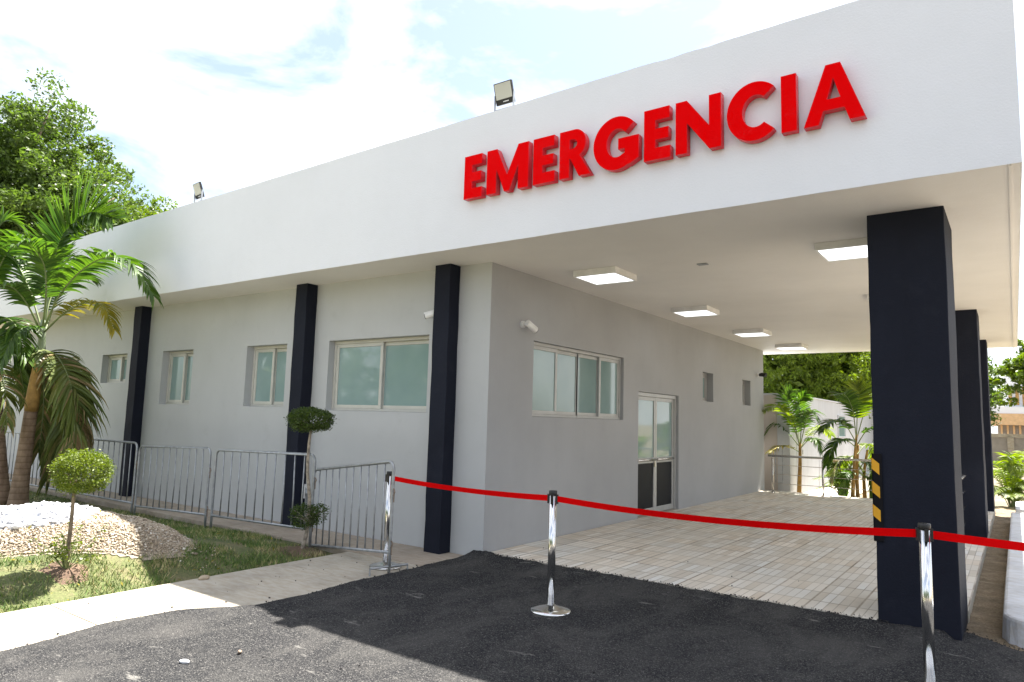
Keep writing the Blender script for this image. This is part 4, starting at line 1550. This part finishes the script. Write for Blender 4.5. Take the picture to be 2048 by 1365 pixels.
dT = (TB - CP).dot(CF)
c1 = at(164, 945, dT)
topiary("round_topiary", TB, [TB, at(138, 1085, dT), at(143, 1040, dT), at(148, 985, dT), at(152, 960, dT)], [(c1, (0.262 * dT / 6.86, 0.262 * dT / 6.86, 0.232 * dT / 6.86), 9500, 0.15)], 0.0195, 'topiary_leaf',
        "sunlit round topiary bush on a thin bare stem in front of the gravel mound", 'bark', 0.017)
TB2 = Vector((-1.874, -1.0, -0.125))
dT2 = (TB2 - CP).dot(CF)
topiary("tiered_topiary", TB2, [TB2, at(614, 1060, dT2), at(619, 1000, dT2), at(615, 940, dT2), at(618, 890, dT2), at(622, 860, dT2)],
        [(at(621, 842, dT2), (0.262, 0.262, 0.158), 8000, 0.08), (at(610, 1032, dT2), (0.17, 0.19, 0.145), 1700, None), (at(638, 1028, dT2), (0.09, 0.12, 0.12), 380, None)], 0.022, 'topiary_dark',
        "dark two-tier topiary with a mushroom shaped top on a mottled stem by the barriers", 'bark_pale', 0.019)
# suckers at the foot of the round topiary
e = empty("sprouting_weed", TB + Vector((0.05, 0.05, 0)))
pts = []
b = MB()
for k in range(26):
    a = rnd.uniform(0, 2 * math.pi)
    r_ = rnd.uniform(0.08, 0.30)
    tip = TB + Vector((r_ * math.cos(a) + 0.06, r_ * math.sin(a), rnd.uniform(0.1, 0.36)))
    b.tube([TB + Vector((0.02 * math.cos(a), 0.02 * math.sin(a), 0)), TB.lerp(tip, 0.6) + Vector((0, 0, 0.03)), tip], [0.004, 0.003, 0.0015], 5)
    for q in range(14):
        pts.append(TB.lerp(tip, rnd.uniform(0.5, 1.05)) + Vector((rnd.uniform(-.03, .03), rnd.uniform(-.03, .03), rnd.uniform(-.02, .03))))
b.build("stems", 'rachis', e)
V, F = leaves(np.array([tuple(p_) for p_ in pts]), 0.03, 0.55)
np_mesh("leaf_sprays", V, F, 'topiary_leaf', e)
tag(e, "loose leafy suckers sprouting around the foot of the round topiary", "weed")


# ------------------------------------------------------------------ palms
def frond(parent, pts, nl, ll, mat, width=0.026, droop=0.35, start=0.22, spread=0.8, up=(0, 0, 1), rr=0.012, jit=0.12, seed=0):
    """pinnate frond: arching stalk with narrow folded leaflets both sides"""
    r = random.Random(seed)
    st = spline(pts, 40)
    b = MB()
    b.tube(st, [rr * (1.3 - 1.15 * i / 40) for i in range(41)], 6)
    stalk = b.build("stalk", 'rachis', parent, True)
    b = MB()
    up = Vector(up)
    for k in range(nl):
        u = start + (1 - start) * (k + 0.5) / nl
        f = u * 40
        i = min(int(f), 39)
        p = st[i].lerp(st[i + 1], f - i)
        tg = (st[min(i + 2, 40)] - st[max(i - 1, 0)]).normalized()
        side = tg.cross(up)
        if side.length < 0.05:
            side = tg.cross(Vector((0.6, -0.5, 0.1)))
        side.normalize()
        nrm = side.cross(tg).normalized()
        w = (u - start) / (1 - start)
        prof = (0.55 + 0.9 * w) if w < 0.5 else (1.0 - 1.1 * (w - 0.5))
        prof = max(0.52, min(1.0, prof))
        for sg in (-1, 1):
            L = ll * prof * r.uniform(0.85, 1.12)
            fwd = 0.35 + 0.75 * w ** 2
            d = (side * sg * spread + tg * fwd + nrm * (0.22 + r.uniform(-jit, jit))).normalized()
            d = (d + Vector((r.uniform(-jit, jit), r.uniform(-jit, jit), r.uniform(-jit, jit))) * 0.6).normalized()
            wv = (d.cross(nrm)).normalized()
            wd = width * r.uniform(0.8, 1.15)
            q = p.copy()
            vs = []
            dd = d.copy()
            nseg_ = 5
            for s_ in range(nseg_ + 1):
                v = s_ / nseg_
                ww = wd * (0.55 + 1.3 * v) if v < 0.35 else wd * (1.0 - (v - 0.35) / 0.65) ** 0.8
                fold = nrm * ww * 0.35
                vs += [q - wv * ww + fold, q, q + wv * ww + fold]
                dd = (dd + Vector((0, 0, -1)) * droop * (0.25 + v) * 0.62).normalized()
                q = q + dd * L / nseg_
            fs = []
            for s_ in range(nseg_):
                a = s_ * 3
                fs += [(a, a + 3, a + 4, a + 1), (a + 1, a + 4, a + 5, a + 2)]
            b.add(vs, fs)
    b.build("frond", mat, parent)


def pxfrond(parent, depth, path, nl, ll, mat, **kw):
    kw['width'] = kw.get('width', 0.026) * SC
    frond(parent, [at(x, y, depth + dd * SC) for x, y, dd in path], nl, ll * SC, mat, rr=0.012 * SC, **kw)


# palm in the gravel mound, fully in the picture
PB, DP = foot(47, 1013)
SC = DP / 9.84
palm1 = empty("christmas_palm", PB)
b = MB()
tp = [at(34, 1024, DP), at(42, 960, DP), at(53, 885, DP), at(63, 815, DP)]
b.tube(spline(tp, 16), [q_ * SC for q_ in (0.150, 0.136, 0.126, 0.118, 0.112, 0.107, 0.103, 0.100, 0.097, 0.094, 0.092, 0.090, 0.088, 0.086, 0.084, 0.082, 0.08)], 18)
b.build("trunk", 'palm_trunk', palm1, True)
b = MB()
b.tube(spline([at(62, 822, DP), at(70, 770, DP), at(78, 722, DP)], 8), [q_ * SC for q_ in (0.084, 0.088, 0.086, 0.082, 0.078, 0.074, 0.068, 0.064, 0.06)], 16)
b.build("sheath", 'shaft_old', palm1, True)
b = MB()
b.tube(spline([at(79, 735, DP), at(83, 690, DP), at(87, 640, DP)], 8), [q_ * SC for q_ in (0.060, 0.066, 0.064, 0.058, 0.052, 0.046, 0.042, 0.038, 0.034)], 14)
b.build("crownshaft", 'shaft', palm1, True)
FR = [
    # path (px x, px y, depth offset), leaflets, leaflet length, material, extra
    ([(86, 660, 0), (100, 560, 0.1), (122, 480, 0.1), (150, 445, 0.0), (185, 425, -0.2), (222, 440, -0.4)], 56, 0.74, 'palm_leaf', dict(droop=0.05, spread=0.55, up=(0.55, -0.75, 0.35), width=0.036, start=0.26)),
    ([(88, 655, 0), (120, 590, -0.2), (165, 540, -0.35), (215, 515, -0.5), (265, 530, -0.6), (305, 592, -0.7)], 54, 0.56, 'palm_leaf', dict(droop=0.45, width=0.030)),
    ([(88, 665, 0), (125, 630, -0.3), (165, 608, -0.5), (205, 612, -0.7), (228, 660, -0.8)], 34, 0.40, 'palm_yel', dict(droop=0.5, width=0.022)),
    ([(86, 655, 0), (105, 590, 0.3), (140, 555, 0.6), (165, 552, 0.7), (188, 560, 0.8)], 34, 0.42, 'palm_leaf', dict(droop=0.4)),
    ([(84, 660, 0), (62, 590, 0.1), (35, 530, 0.15), (5, 500, 0.2), (-35, 505, 0.2)], 40, 0.50, 'palm_leaf', dict(droop=0.35, width=0.03)),
    ([(82, 665, 0), (55, 610, -0.3), (25, 575, -0.6), (-10, 575, -0.8), (-45, 610, -1.0)], 36, 0.46, 'palm_leaf', dict(droop=0.5, width=0.028)),
    ([(82, 680, 0), (60, 655, -0.25), (30, 670, -0.5), (2, 725, -0.7)], 30, 0.40, 'palm_leaf', dict(droop=0.5)),
    ([(85, 660, 0), (92, 590, -0.3), (88, 530, -0.5), (60, 490, -0.8), (30, 490, -1.0)], 36, 0.42, 'palm_leaf', dict(droop=0.35)),
    ([(88, 670, 0), (110, 600, 0.5), (118, 540, 0.8), (135, 500, 1.1)], 30, 0.42, 'palm_leaf', dict(droop=0.2, up=(0.4, -0.8, 0.2))),
    ([(84, 700, -0.05), (112, 712, -0.3), (138, 760, -0.5), (150, 840, -0.6), (140, 930, -0.6)], 56, 0.74, 'palm_old', dict(droop=0.62, width=0.030, spread=0.6, start=0.12)),
    ([(84, 715, 0), (100, 740, 0.1), (116, 800, 0.2), (115, 880, 0.25), (95, 960, 0.2)], 56, 0.62, 'palm_old', dict(droop=0.66, width=0.026, spread=0.5, start=0.15)),
    ([(86, 705, 0), (115, 730, -0.1), (132, 790, -0.2), (128, 860, -0.25), (112, 930, -0.3)], 50, 0.62, 'palm_old', dict(droop=0.7, width=0.026, spread=0.45, start=0.15)),
    ([(83, 712, 0), (88, 760, 0.12), (86, 830, 0.2), (78, 900, 0.2)], 46, 0.60, 'palm_old', dict(droop=0.8, width=0.024, spread=0.4, start=0.15)),
    ([(85, 700, 0), (128, 730, -0.25), (162, 800, -0.35), (172, 880, -0.35)], 50, 0.58, 'palm_old', dict(droop=0.72, width=0.028, spread=0.5, start=0.12)),
    ([(82, 705, 0), (66, 700, 0.1), (52, 740, 0.15), (48, 810, 0.2)], 26, 0.36, 'palm_old', dict(droop=0.6, spread=0.55)),
]
for k, (path, nl, ll, mt_, kw) in enumerate(FR):
    pxfrond(palm1, DP, path, nl, ll, mt_, seed=50 + k, **kw)
b = MB()
b.tube([at(88, 650, DP), at(96, 590, DP), at(102, 540, DP)], [0.024, 0.016, 0.003], 8)
b.build("spear_leaf", 'shaft', palm1, True)
tag(palm1, "palm with golden sheath and drooping fronds standing in white stones beside the round topiary", "palm")
# second palm, trunk at the frame edge
DQ = foot(6, 1008)[1]
palm2 = empty("christmas_palm", at(5, 1008, DQ))
b = MB()
b.tube(spline([at(1, 1016, DQ), at(-3, 920, DQ), at(-8, 830, DQ), at(-12, 760, DQ)], 12), [q_ * SC for q_ in (0.145, 0.13, 0.118, 0.11, 0.104, 0.1, 0.097, 0.094, 0.092, 0.09, 0.088, 0.086, 0.085)], 16)
b.build("trunk", 'palm_trunk', palm2, True)
b = MB()
b.tube(spline([at(-12, 765, DQ), at(-20, 700, DQ), at(-24, 640, DQ)], 8), [q_ * SC for q_ in (0.085, 0.09, 0.086, 0.08, 0.074, 0.066, 0.058, 0.05, 0.042)], 14)
b.build("crownshaft", 'shaft', palm2, True)
for k, (path, nl, ll, mt_, kw) in enumerate([
    ([(-24, 650, 0), (-10, 560, 0), (20, 500, -0.1), (60, 480, -0.2), (95, 520, -0.3)], 38, 0.50, 'palm_leaf', dict(droop=0.4, width=0.03)),
    ([(-24, 660, 0), (-20, 540, 0.2), (-10, 470, 0.3), (15, 440, 0.4), (45, 460, 0.5)], 36, 0.45, 'palm_leaf', dict(droop=0.3, width=0.03)),
    ([(-24, 680, 0), (0, 640, -0.3), (30, 650, -0.5), (52, 720, -0.6)], 34, 0.46, 'palm_leaf', dict(droop=0.5)),
    ([(-22, 700, 0), (5, 690, -0.1), (35, 725, -0.1), (50, 790, 0.0)], 34, 0.46, 'palm_leaf', dict(droop=0.55)),
    ([(-22, 720, 0), (-5, 730, -0.3), (10, 780, -0.5), (14, 850, -0.5)], 30, 0.42, 'palm_old', dict(droop=0.6)),
    ([(-26, 660, 0), (-60, 560, 0), (-110, 520, 0), (-170, 560, 0)], 34, 0.48, 'palm_leaf', dict(droop=0.4)),
    ([(-26, 680, 0), (-70, 640, 0.3), (-120, 660, 0.5), (-150, 750, 0.6)], 34, 0.46, 'palm_leaf', dict(droop=0.5)),
    ([(-26, 670, 0), (-50, 560, 0.6), (-60, 500, 1.0), (-50, 470, 1.4)], 30, 0.46, 'palm_leaf', dict(droop=0.3)),
]):
    pxfrond(palm2, DQ, path, nl, ll, mt_, seed=80 + k, **kw)
tag(palm2, "palm at the left edge with a smooth pale trunk and dark drooping fronds", "palm")

# palms behind the far railing
def small_palm(name, base, trunk, fronds, label, tr=0.06, gold=True):
    D0 = (Vector(base) - CP).dot(CF)
    e = empty(name, base)
    for tpath in trunk:
        b = MB()
        q = spline([base if i == 0 and len(trunk) == 1 else at(x, y, D0 + dd) for i, (x, y, dd) in enumerate(tpath)], 8)
        b.tube(q, [tr * (1.3 - 0.6 * i / 8) for i in range(9)], 10)
        b.build("trunk", 'shaft_old' if gold else 'palm_trunk', e, True)
    for k, (path, nl, ll, mt_, kw) in enumerate(fronds):
        frond(e, [at(x, y, D0 + dd) for x, y, dd in path], nl, ll, mt_, seed=200 + k, rr=0.010, **kw)
    return tag(e, label, "palm")


small_palm("christmas_palm", (0.534, 11.75, -0.17), [[(1597, 987, 0), (1600, 930, 0), (1600, 885, 0)]], [
    ([(1600, 900, 0), (1590, 850, 0), (1575, 800, 0), (1583, 782, 0.1)], 24, 0.42, 'palm_leaf', dict(droop=0.2, up=(0.5, -0.8, 0.1), width=0.03)),
    ([(1600, 890, 0), (1580, 840, -0.2), (1555, 812, -0.3), (1530, 822, -0.4)], 24, 0.42, 'areca_leaf', dict(droop=0.4, width=0.03)),
    ([(1600, 895, 0), (1575, 865, 0.2), (1550, 850, 0.3), (1530, 872, 0.4)], 22, 0.40, 'palm_leaf', dict(droop=0.5, width=0.028)),
    ([(1600, 905, 0), (1580, 895, -0.2), (1558, 893, -0.3), (1538, 905, -0.4)], 22, 0.30, 'palm_yel', dict(droop=0.5, width=0.02)),
    ([(1600, 890, 0), (1603, 840, 0), (1598, 805, -0.1), (1612, 790, -0.2)], 22, 0.40, 'palm_leaf', dict(droop=0.25, up=(0.5, -0.8, 0.1))),
    ([(1601, 890, 0), (1612, 845, -0.3), (1622, 825, -0.4), (1634, 838, -0.5)], 22, 0.42, 'palm_leaf', dict(droop=0.5)),
    ([(1601, 895, 0), (1622, 865, 0.2), (1645, 855, 0.4), (1662, 872, 0.5)], 22, 0.38, 'areca_leaf', dict(droop=0.5)),
    ([(1601, 897, 0), (1618, 880, -0.3), (1632, 880, -0.5), (1640, 905, -0.6)], 20, 0.34, 'palm_leaf', dict(droop=0.6)),
    ([(1600, 895, 0), (1592, 845, 0.5), (1560, 830, 0.8), (1545, 850, 1.0)], 22, 0.40, 'areca_leaf', dict(droop=0.4)),
], "slender young palm with a golden stem standing against the white annex", 0.042)
PBB = (1.80, 11.30, -0.17)
small_palm("areca_palm", PBB, [[(1705, 1003, 0), (1708, 940, 0), (1713, 870, 0)], [(1730, 1003, 0.3), (1728, 950, 0.3), (1735, 900, 0.3)], [(1716, 1003, 0.2), (1714, 950, 0.2), (1716, 890, 0.2)]], [
    ([(1713, 880, 0), (1715, 820, 0), (1718, 790, 0), (1712, 770, 0.1)], 26, 0.50, 'areca_leaf', dict(droop=0.1, up=(0.5, -0.8, 0.1), width=0.03)),
    ([(1713, 880, 0), (1705, 820, -0.2), (1690, 790, -0.3), (1670, 790, -0.4)], 24, 0.42, 'palm_leaf', dict(droop=0.3, width=0.03)),
    ([(1713, 880, 0), (1730, 820, 0.2), (1742, 795, 0.3), (1755, 790, 0.4)], 24, 0.44, 'areca_leaf', dict(droop=0.3, width=0.03)),
    ([(1712, 885, 0), (1690, 850, -0.2), (1665, 842, -0.4), (1640, 862, -0.5)], 28, 0.42, 'palm_leaf', dict(droop=0.5, width=0.03)),
    ([(1712, 895, 0), (1690, 880, -0.4), (1668, 890, -0.5), (1655, 930, -0.6)], 28, 0.44, 'palm_leaf', dict(droop=0.5, width=0.03)),
    ([(1712, 920, 0), (1690, 915, -0.2), (1672, 930, -0.3), (1664, 965, -0.3)], 26, 0.40, 'palm_old', dict(droop=0.6, width=0.028)),
    ([(1714, 890, 0), (1735, 860, -0.2), (1755, 862, -0.3), (1765, 890, -0.3)], 24, 0.42, 'palm_leaf', dict(droop=0.5)),
    ([(1714, 910, 0), (1732, 890, 0.2), (1750, 900, 0.3), (1758, 940, 0.4)], 24, 0.42, 'areca_leaf', dict(droop=0.5)),
    ([(1712, 930, 0.2), (1700, 915, 0.4), (1688, 930, 0.6), (1680, 975, 0.6)], 26, 0.40, 'areca_leaf', dict(droop=0.6)),
    ([(1718, 940, 0.2), (1730, 925, 0.1), (1742, 940, 0.0), (1748, 985, 0.0)], 26, 0.40, 'palm_leaf', dict(droop=0.6)),
    ([(1710, 960, 0.1), (1700, 945, 0.0), (1690, 955, -0.1), (1688, 995, -0.1)], 24, 0.34, 'palm_leaf', dict(droop=0.6)),
    ([(1720, 960, 0.1), (1735, 955, 0.1), (1745, 970, 0.1), (1748, 1000, 0.1)], 24, 0.34, 'palm_leaf', dict(droop=0.6)),
], "clump of taller feathery palms by the far railing, half hidden by the near column", 0.036)


def areca_bush(base, h, n, seed, label):
    base = Vector(base)
    e = empty("areca_bush", base)
    r = random.Random(seed)
    for k in range(n):
        a = r.uniform(0, 2 * math.pi)
        rad = r.uniform(0.25, 0.95) * h * 0.62
        hh = h * r.uniform(0.3, 1.0)
        d = Vector((math.cos(a), math.sin(a), 0))
        pts = [base + d * 0.06, base + d * rad * 0.3 + Vector((0, 0, hh * 0.62)), base + d * rad * 0.7 + Vector((0, 0, hh * 0.95)), base + d * rad * 1.25 + Vector((0, 0, hh * r.uniform(0.72, 0.9)))]
        frond(e, pts, 22, 0.30 * h / 1.3, 'areca_leaf', width=0.016, droop=0.35, start=0.25, rr=0.008, seed=seed * 100 + k)
    return tag(e, label, "bush")


areca_bush((1.55, 11.55, -0.18), 1.0, 22, 9, "low dense bush of arching palm leaves at the foot of the taller palm clump")
areca_bush((2.55, 12.6, -0.18), 1.35, 26, 10, "bright leafy palm bush further behind the railing, next to the near column")
areca_bush((4.75, 12.9, -0.18), 1.25, 30, 5, "bright yellow-green areca bush beyond the sand, right of the last column")
areca_bush((5.35, 15.4, -0.18), 1.35, 14, 6, "areca bush further back whose arching fronds reach the block wall")

# ------------------------------------------------------------------ annex behind the platform
ANX = tag(empty("white_annex", (0.4, 12, -0.2)), "low white annex wall with grey doors behind the far railing", "building")
b = MB()
b.box(-9.0, 11.52, -0.2, 0.395, 42.0, 2.27)
b.build("wall", 'annex', ANX)
b = MB()
b.box(-9.0, 11.505, -0.19, 0.10, 11.518, 2.262)
b.build("front_panel", 'annex_tan', ANX)
b = MB()
b.box(-9.0, 11.50, 2.272, 0.42, 42.0, 2.31)
b.build("coping", 'annex', ANX)
b = MB()
b.box(0.30, 12.05, 1.45, 0.43, 14.2, 1.52)
b.build("ledge", 'annex', ANX)
for ya, yb, za, zb in ((12.15, 12.75, -0.15, 1.40), (14.6, 15.4, -0.15, 1.75)):
    b = MB()
    b.box(0.3955, ya, za, 0.402, yb, zb)
    dr = b.build("door", 'annex_door', ANX)
    b = MB()
    b.tube([(0.42, yb - 0.08, 0.8), (0.42, yb - 0.08, 0.92)], 0.012, 8)
    b.build("handle", 'steel', dr)
for ya, yb, za, zb in ((12.1, 13.5, 1.72, 2.12), (17.2, 18.3, 1.2, 1.9)):
    b = MB()
    b.box(0.396, ya, za, 0.43, yb, za + 0.04)
    b.box(0.396, ya, zb - 0.04, 0.43, yb, zb)
    b.box(0.396, ya, za + 0.04, 0.43, ya + 0.05, zb - 0.04)
    b.box(0.396, yb - 0.05, za + 0.04, 0.43, yb, zb - 0.04)
    w = b.build("window", 'annex_door', ANX)
    b = MB()
    b.box(0.3965, ya + 0.05, za + 0.04, 0.410, yb - 0.05, zb - 0.04)
    b.build("pane", 'glass', w)
b = MB()
b.box(0.397, 20.0, 2.02, 0.55, 20.25, 2.10)
b.build("wall_lamp", 'plastic_white', ANX)
# pipes on the annex front
g = empty("gate_frame", (0.26, 11.3, -0.2))
b = MB()
b.tube([(0.26, 11.36, 0.15), (0.26, 11.36, 0.95), ], 0.012, 6)
b.tube([(0.10, 11.36, 0.95), (0.10, 11.36, 0.15), (0.26, 11.36, 0.15)], 0.012, 6)
b.build("bars", 'galv', g)
tag(g, "thin grey metal gate leaf standing between the railing and the annex", "gate")
b = MB()
b.box(0.40, 11.0, -0.21, 1.55, 40.0, -0.165)
tag(b.build("path", 'walk'), kind='structure')

# ------------------------------------------------------------------ far right background
BW = tag(empty("block_wall", (4, 36, -0.2)), "grey concrete block wall with piers in front of the peach building", "wall")
b = MB()
b.box(-2.0, 36.0, -0.2, 14.0, 36.2, 1.28)
b.build("panel", 'block', BW)
b = MB()
b.box(-2.0, 35.95, 1.282, 14.0, 36.25, 1.45)
b.build("coping", 'walk', BW)
for x in (2.0, 4.65, 7.3, 9.95):
    b = MB()
    b.box(x - 0.13, 35.90, -0.2, x + 0.13, 35.998, 1.28)
    b.build("pier", 'walk', BW)
HB = tag(empty("peach_house", (6, 49, -0.2)), "peach and white two storey building with slatted openings beyond the block wall", "building")
b = MB()
b.box(3.95, 48.5, -0.2, 16, 58, 2.95)
b.build("lower_wall", 'block', HB)
b = MB()
b.box(3.55, 47.9, 2.0, 16.4, 58.4, 2.72)
b.build("balcony_band", 'peach', HB)
b = MB()
b.box(3.57, 47.95, 2.722, 16.3, 58.3, 3.15)
b.build("balcony_cap", 'white', HB)
b = MB()
b.box(4.4, 49.0, 3.152, 16, 58, 5.2)
b.build("upper_wall", 'white', HB)
for k in range(14):
    b = MB()
    x = 4.1 + 0.32 * k
    b.box(x, 48.40, 0.2, x + 0.11, 48.497, 1.98)
    b.build("slat", 'peach', HB)
for k in range(8):
    b = MB()
    x = 4.6 + 0.36 * k
    b.box(x, 48.90, 3.3, x + 0.18, 48.997, 4.5)
    b.build("shutter", 'shaft_old', HB)
# white planter blocks past the end of the kerb
b = MB()
b.box(4.80, 9.7, -0.2, 5.3, 11.4, 0.12)
tag(b.build("planter_block", 'curb', None, False, 0.02), "white painted block standing past the far end of the kerb", "planter")
# gold-red lettered board showing past the canopy edge
# ------------------------------------------------------------------ little things on the ground
def stone(x, y, z, s, label, mat='stone', seed=0):
    r = np.random.default_rng(seed + 99)
    V = ICO_V * (1 + 0.14 * r.normal(size=(12, 1))) * np.array([s * 1.25, s * 0.85, s * 0.6])
    c, s_ = math.cos(seed * 1.3), math.sin(seed * 1.3)
    Rm = np.array([[c, -s_, 0], [s_, c, 0], [0, 0, 1]])
    o = np_mesh("stone", V @ Rm.T, ICO_F, mat, None, True)
    o.location = (x, y, z)
    md = o.modifiers.new("round", 'SUBSURF')
    md.levels = md.render_levels = 2
    return tag(o, label, "stone")


stone(-1.28, -2.54, -0.045, 0.050, "pale tan stone lying where the lawn meets the sidewalk", 'stone', 1)
stone(0.76, -3.49, -0.04, 0.022, "small brown stone alone on the sunlit asphalt", 'rust', 2)
stone(0.66, -3.80, -0.043, 0.030, "flat white stone on the asphalt near the bottom edge", 'marble', 3)
chips = []
for k in range(46):
    u = rnd.uniform(0, 1)
    yy = -4.4 + 4.2 * u
    chips.append((rnd.uniform(-1.25, -0.25), yy, -0.056))
for k in range(60):
    chips.append((rnd.uniform(-0.1, 4.0), rnd.uniform(-3.8, 0.0), -0.046))
for k in range(14):
    chips.append((rnd.uniform(0.3, 3.8), rnd.uniform(0.1, 1.2), 0.003))
tag(pebbles("loose_chips", np.array(chips), 0.008, OCT_V, OCT_F, 'asphalt'), "loose asphalt crumbs strewn over sidewalk and drive", "debris", kind='stuff')
fl = []
for k in range(90):
    x, y = rnd.uniform(-4.0, -1.45), rnd.uniform(-4.4, -0.9)
    fl.append((x, y, float(surf(x, y)) + 0.028))
V, F = leaves(np.array(fl), 0.045, 0.45, 2.5)
tag(np_mesh("fallen_leaves", V, F, 'palm_yel'), "dry yellow leaves dropped on the lawn and gravel", "leaves", kind='stuff')
# asphalt crumbs along the ragged edges
cr_ = []
for k in range(900):
    y = rnd.uniform(-4.6, 0.05)
    cr_.append((lerp_tab(LEFT, y) + rnd.gauss(0.0, 0.022), y, -0.052 + rnd.uniform(-0.004, 0.012)))
for k in range(800):
    x = rnd.uniform(-0.1, 4.0)
    cr_.append((x, 0.055 + rnd.gauss(-0.01, 0.022), rnd.uniform(-0.008, 0.010)))
for k in range(400):
    x = rnd.uniform(4.4, 5.0)
    cr_.append((x, lerp_tab(BACK, x) + rnd.gauss(0.0, 0.05), -0.075 + rnd.uniform(-0.004, 0.02)))
tag(pebbles("asphalt_crumbs", np.array(cr_), 0.0075, OCT_V, OCT_F, 'asphalt'), "black asphalt crumbs along the ragged edge of the drive", "debris", kind='stuff')
# water tap pipe beside the second pilaster
g = empty("water_pipe", (-3.06, -0.06, -0.05))
b = MB()
b.tube(spline([(-3.06, -0.05, -0.05), (-3.06, -0.05, 0.38), (-3.03, -0.08, 0.46), (-2.98, -0.10, 0.40)], 14), 0.013, 8)
b.build("pipe", 'galv', g, True)
b = MB()
b.box(-3.10, -0.06, 0.33, -3.075, -0.02, 0.52)
b.build("bracket", 'plastic_white', g)
tag(g, "short hooked grey water pipe at the foot of the second pilaster", "pipe")
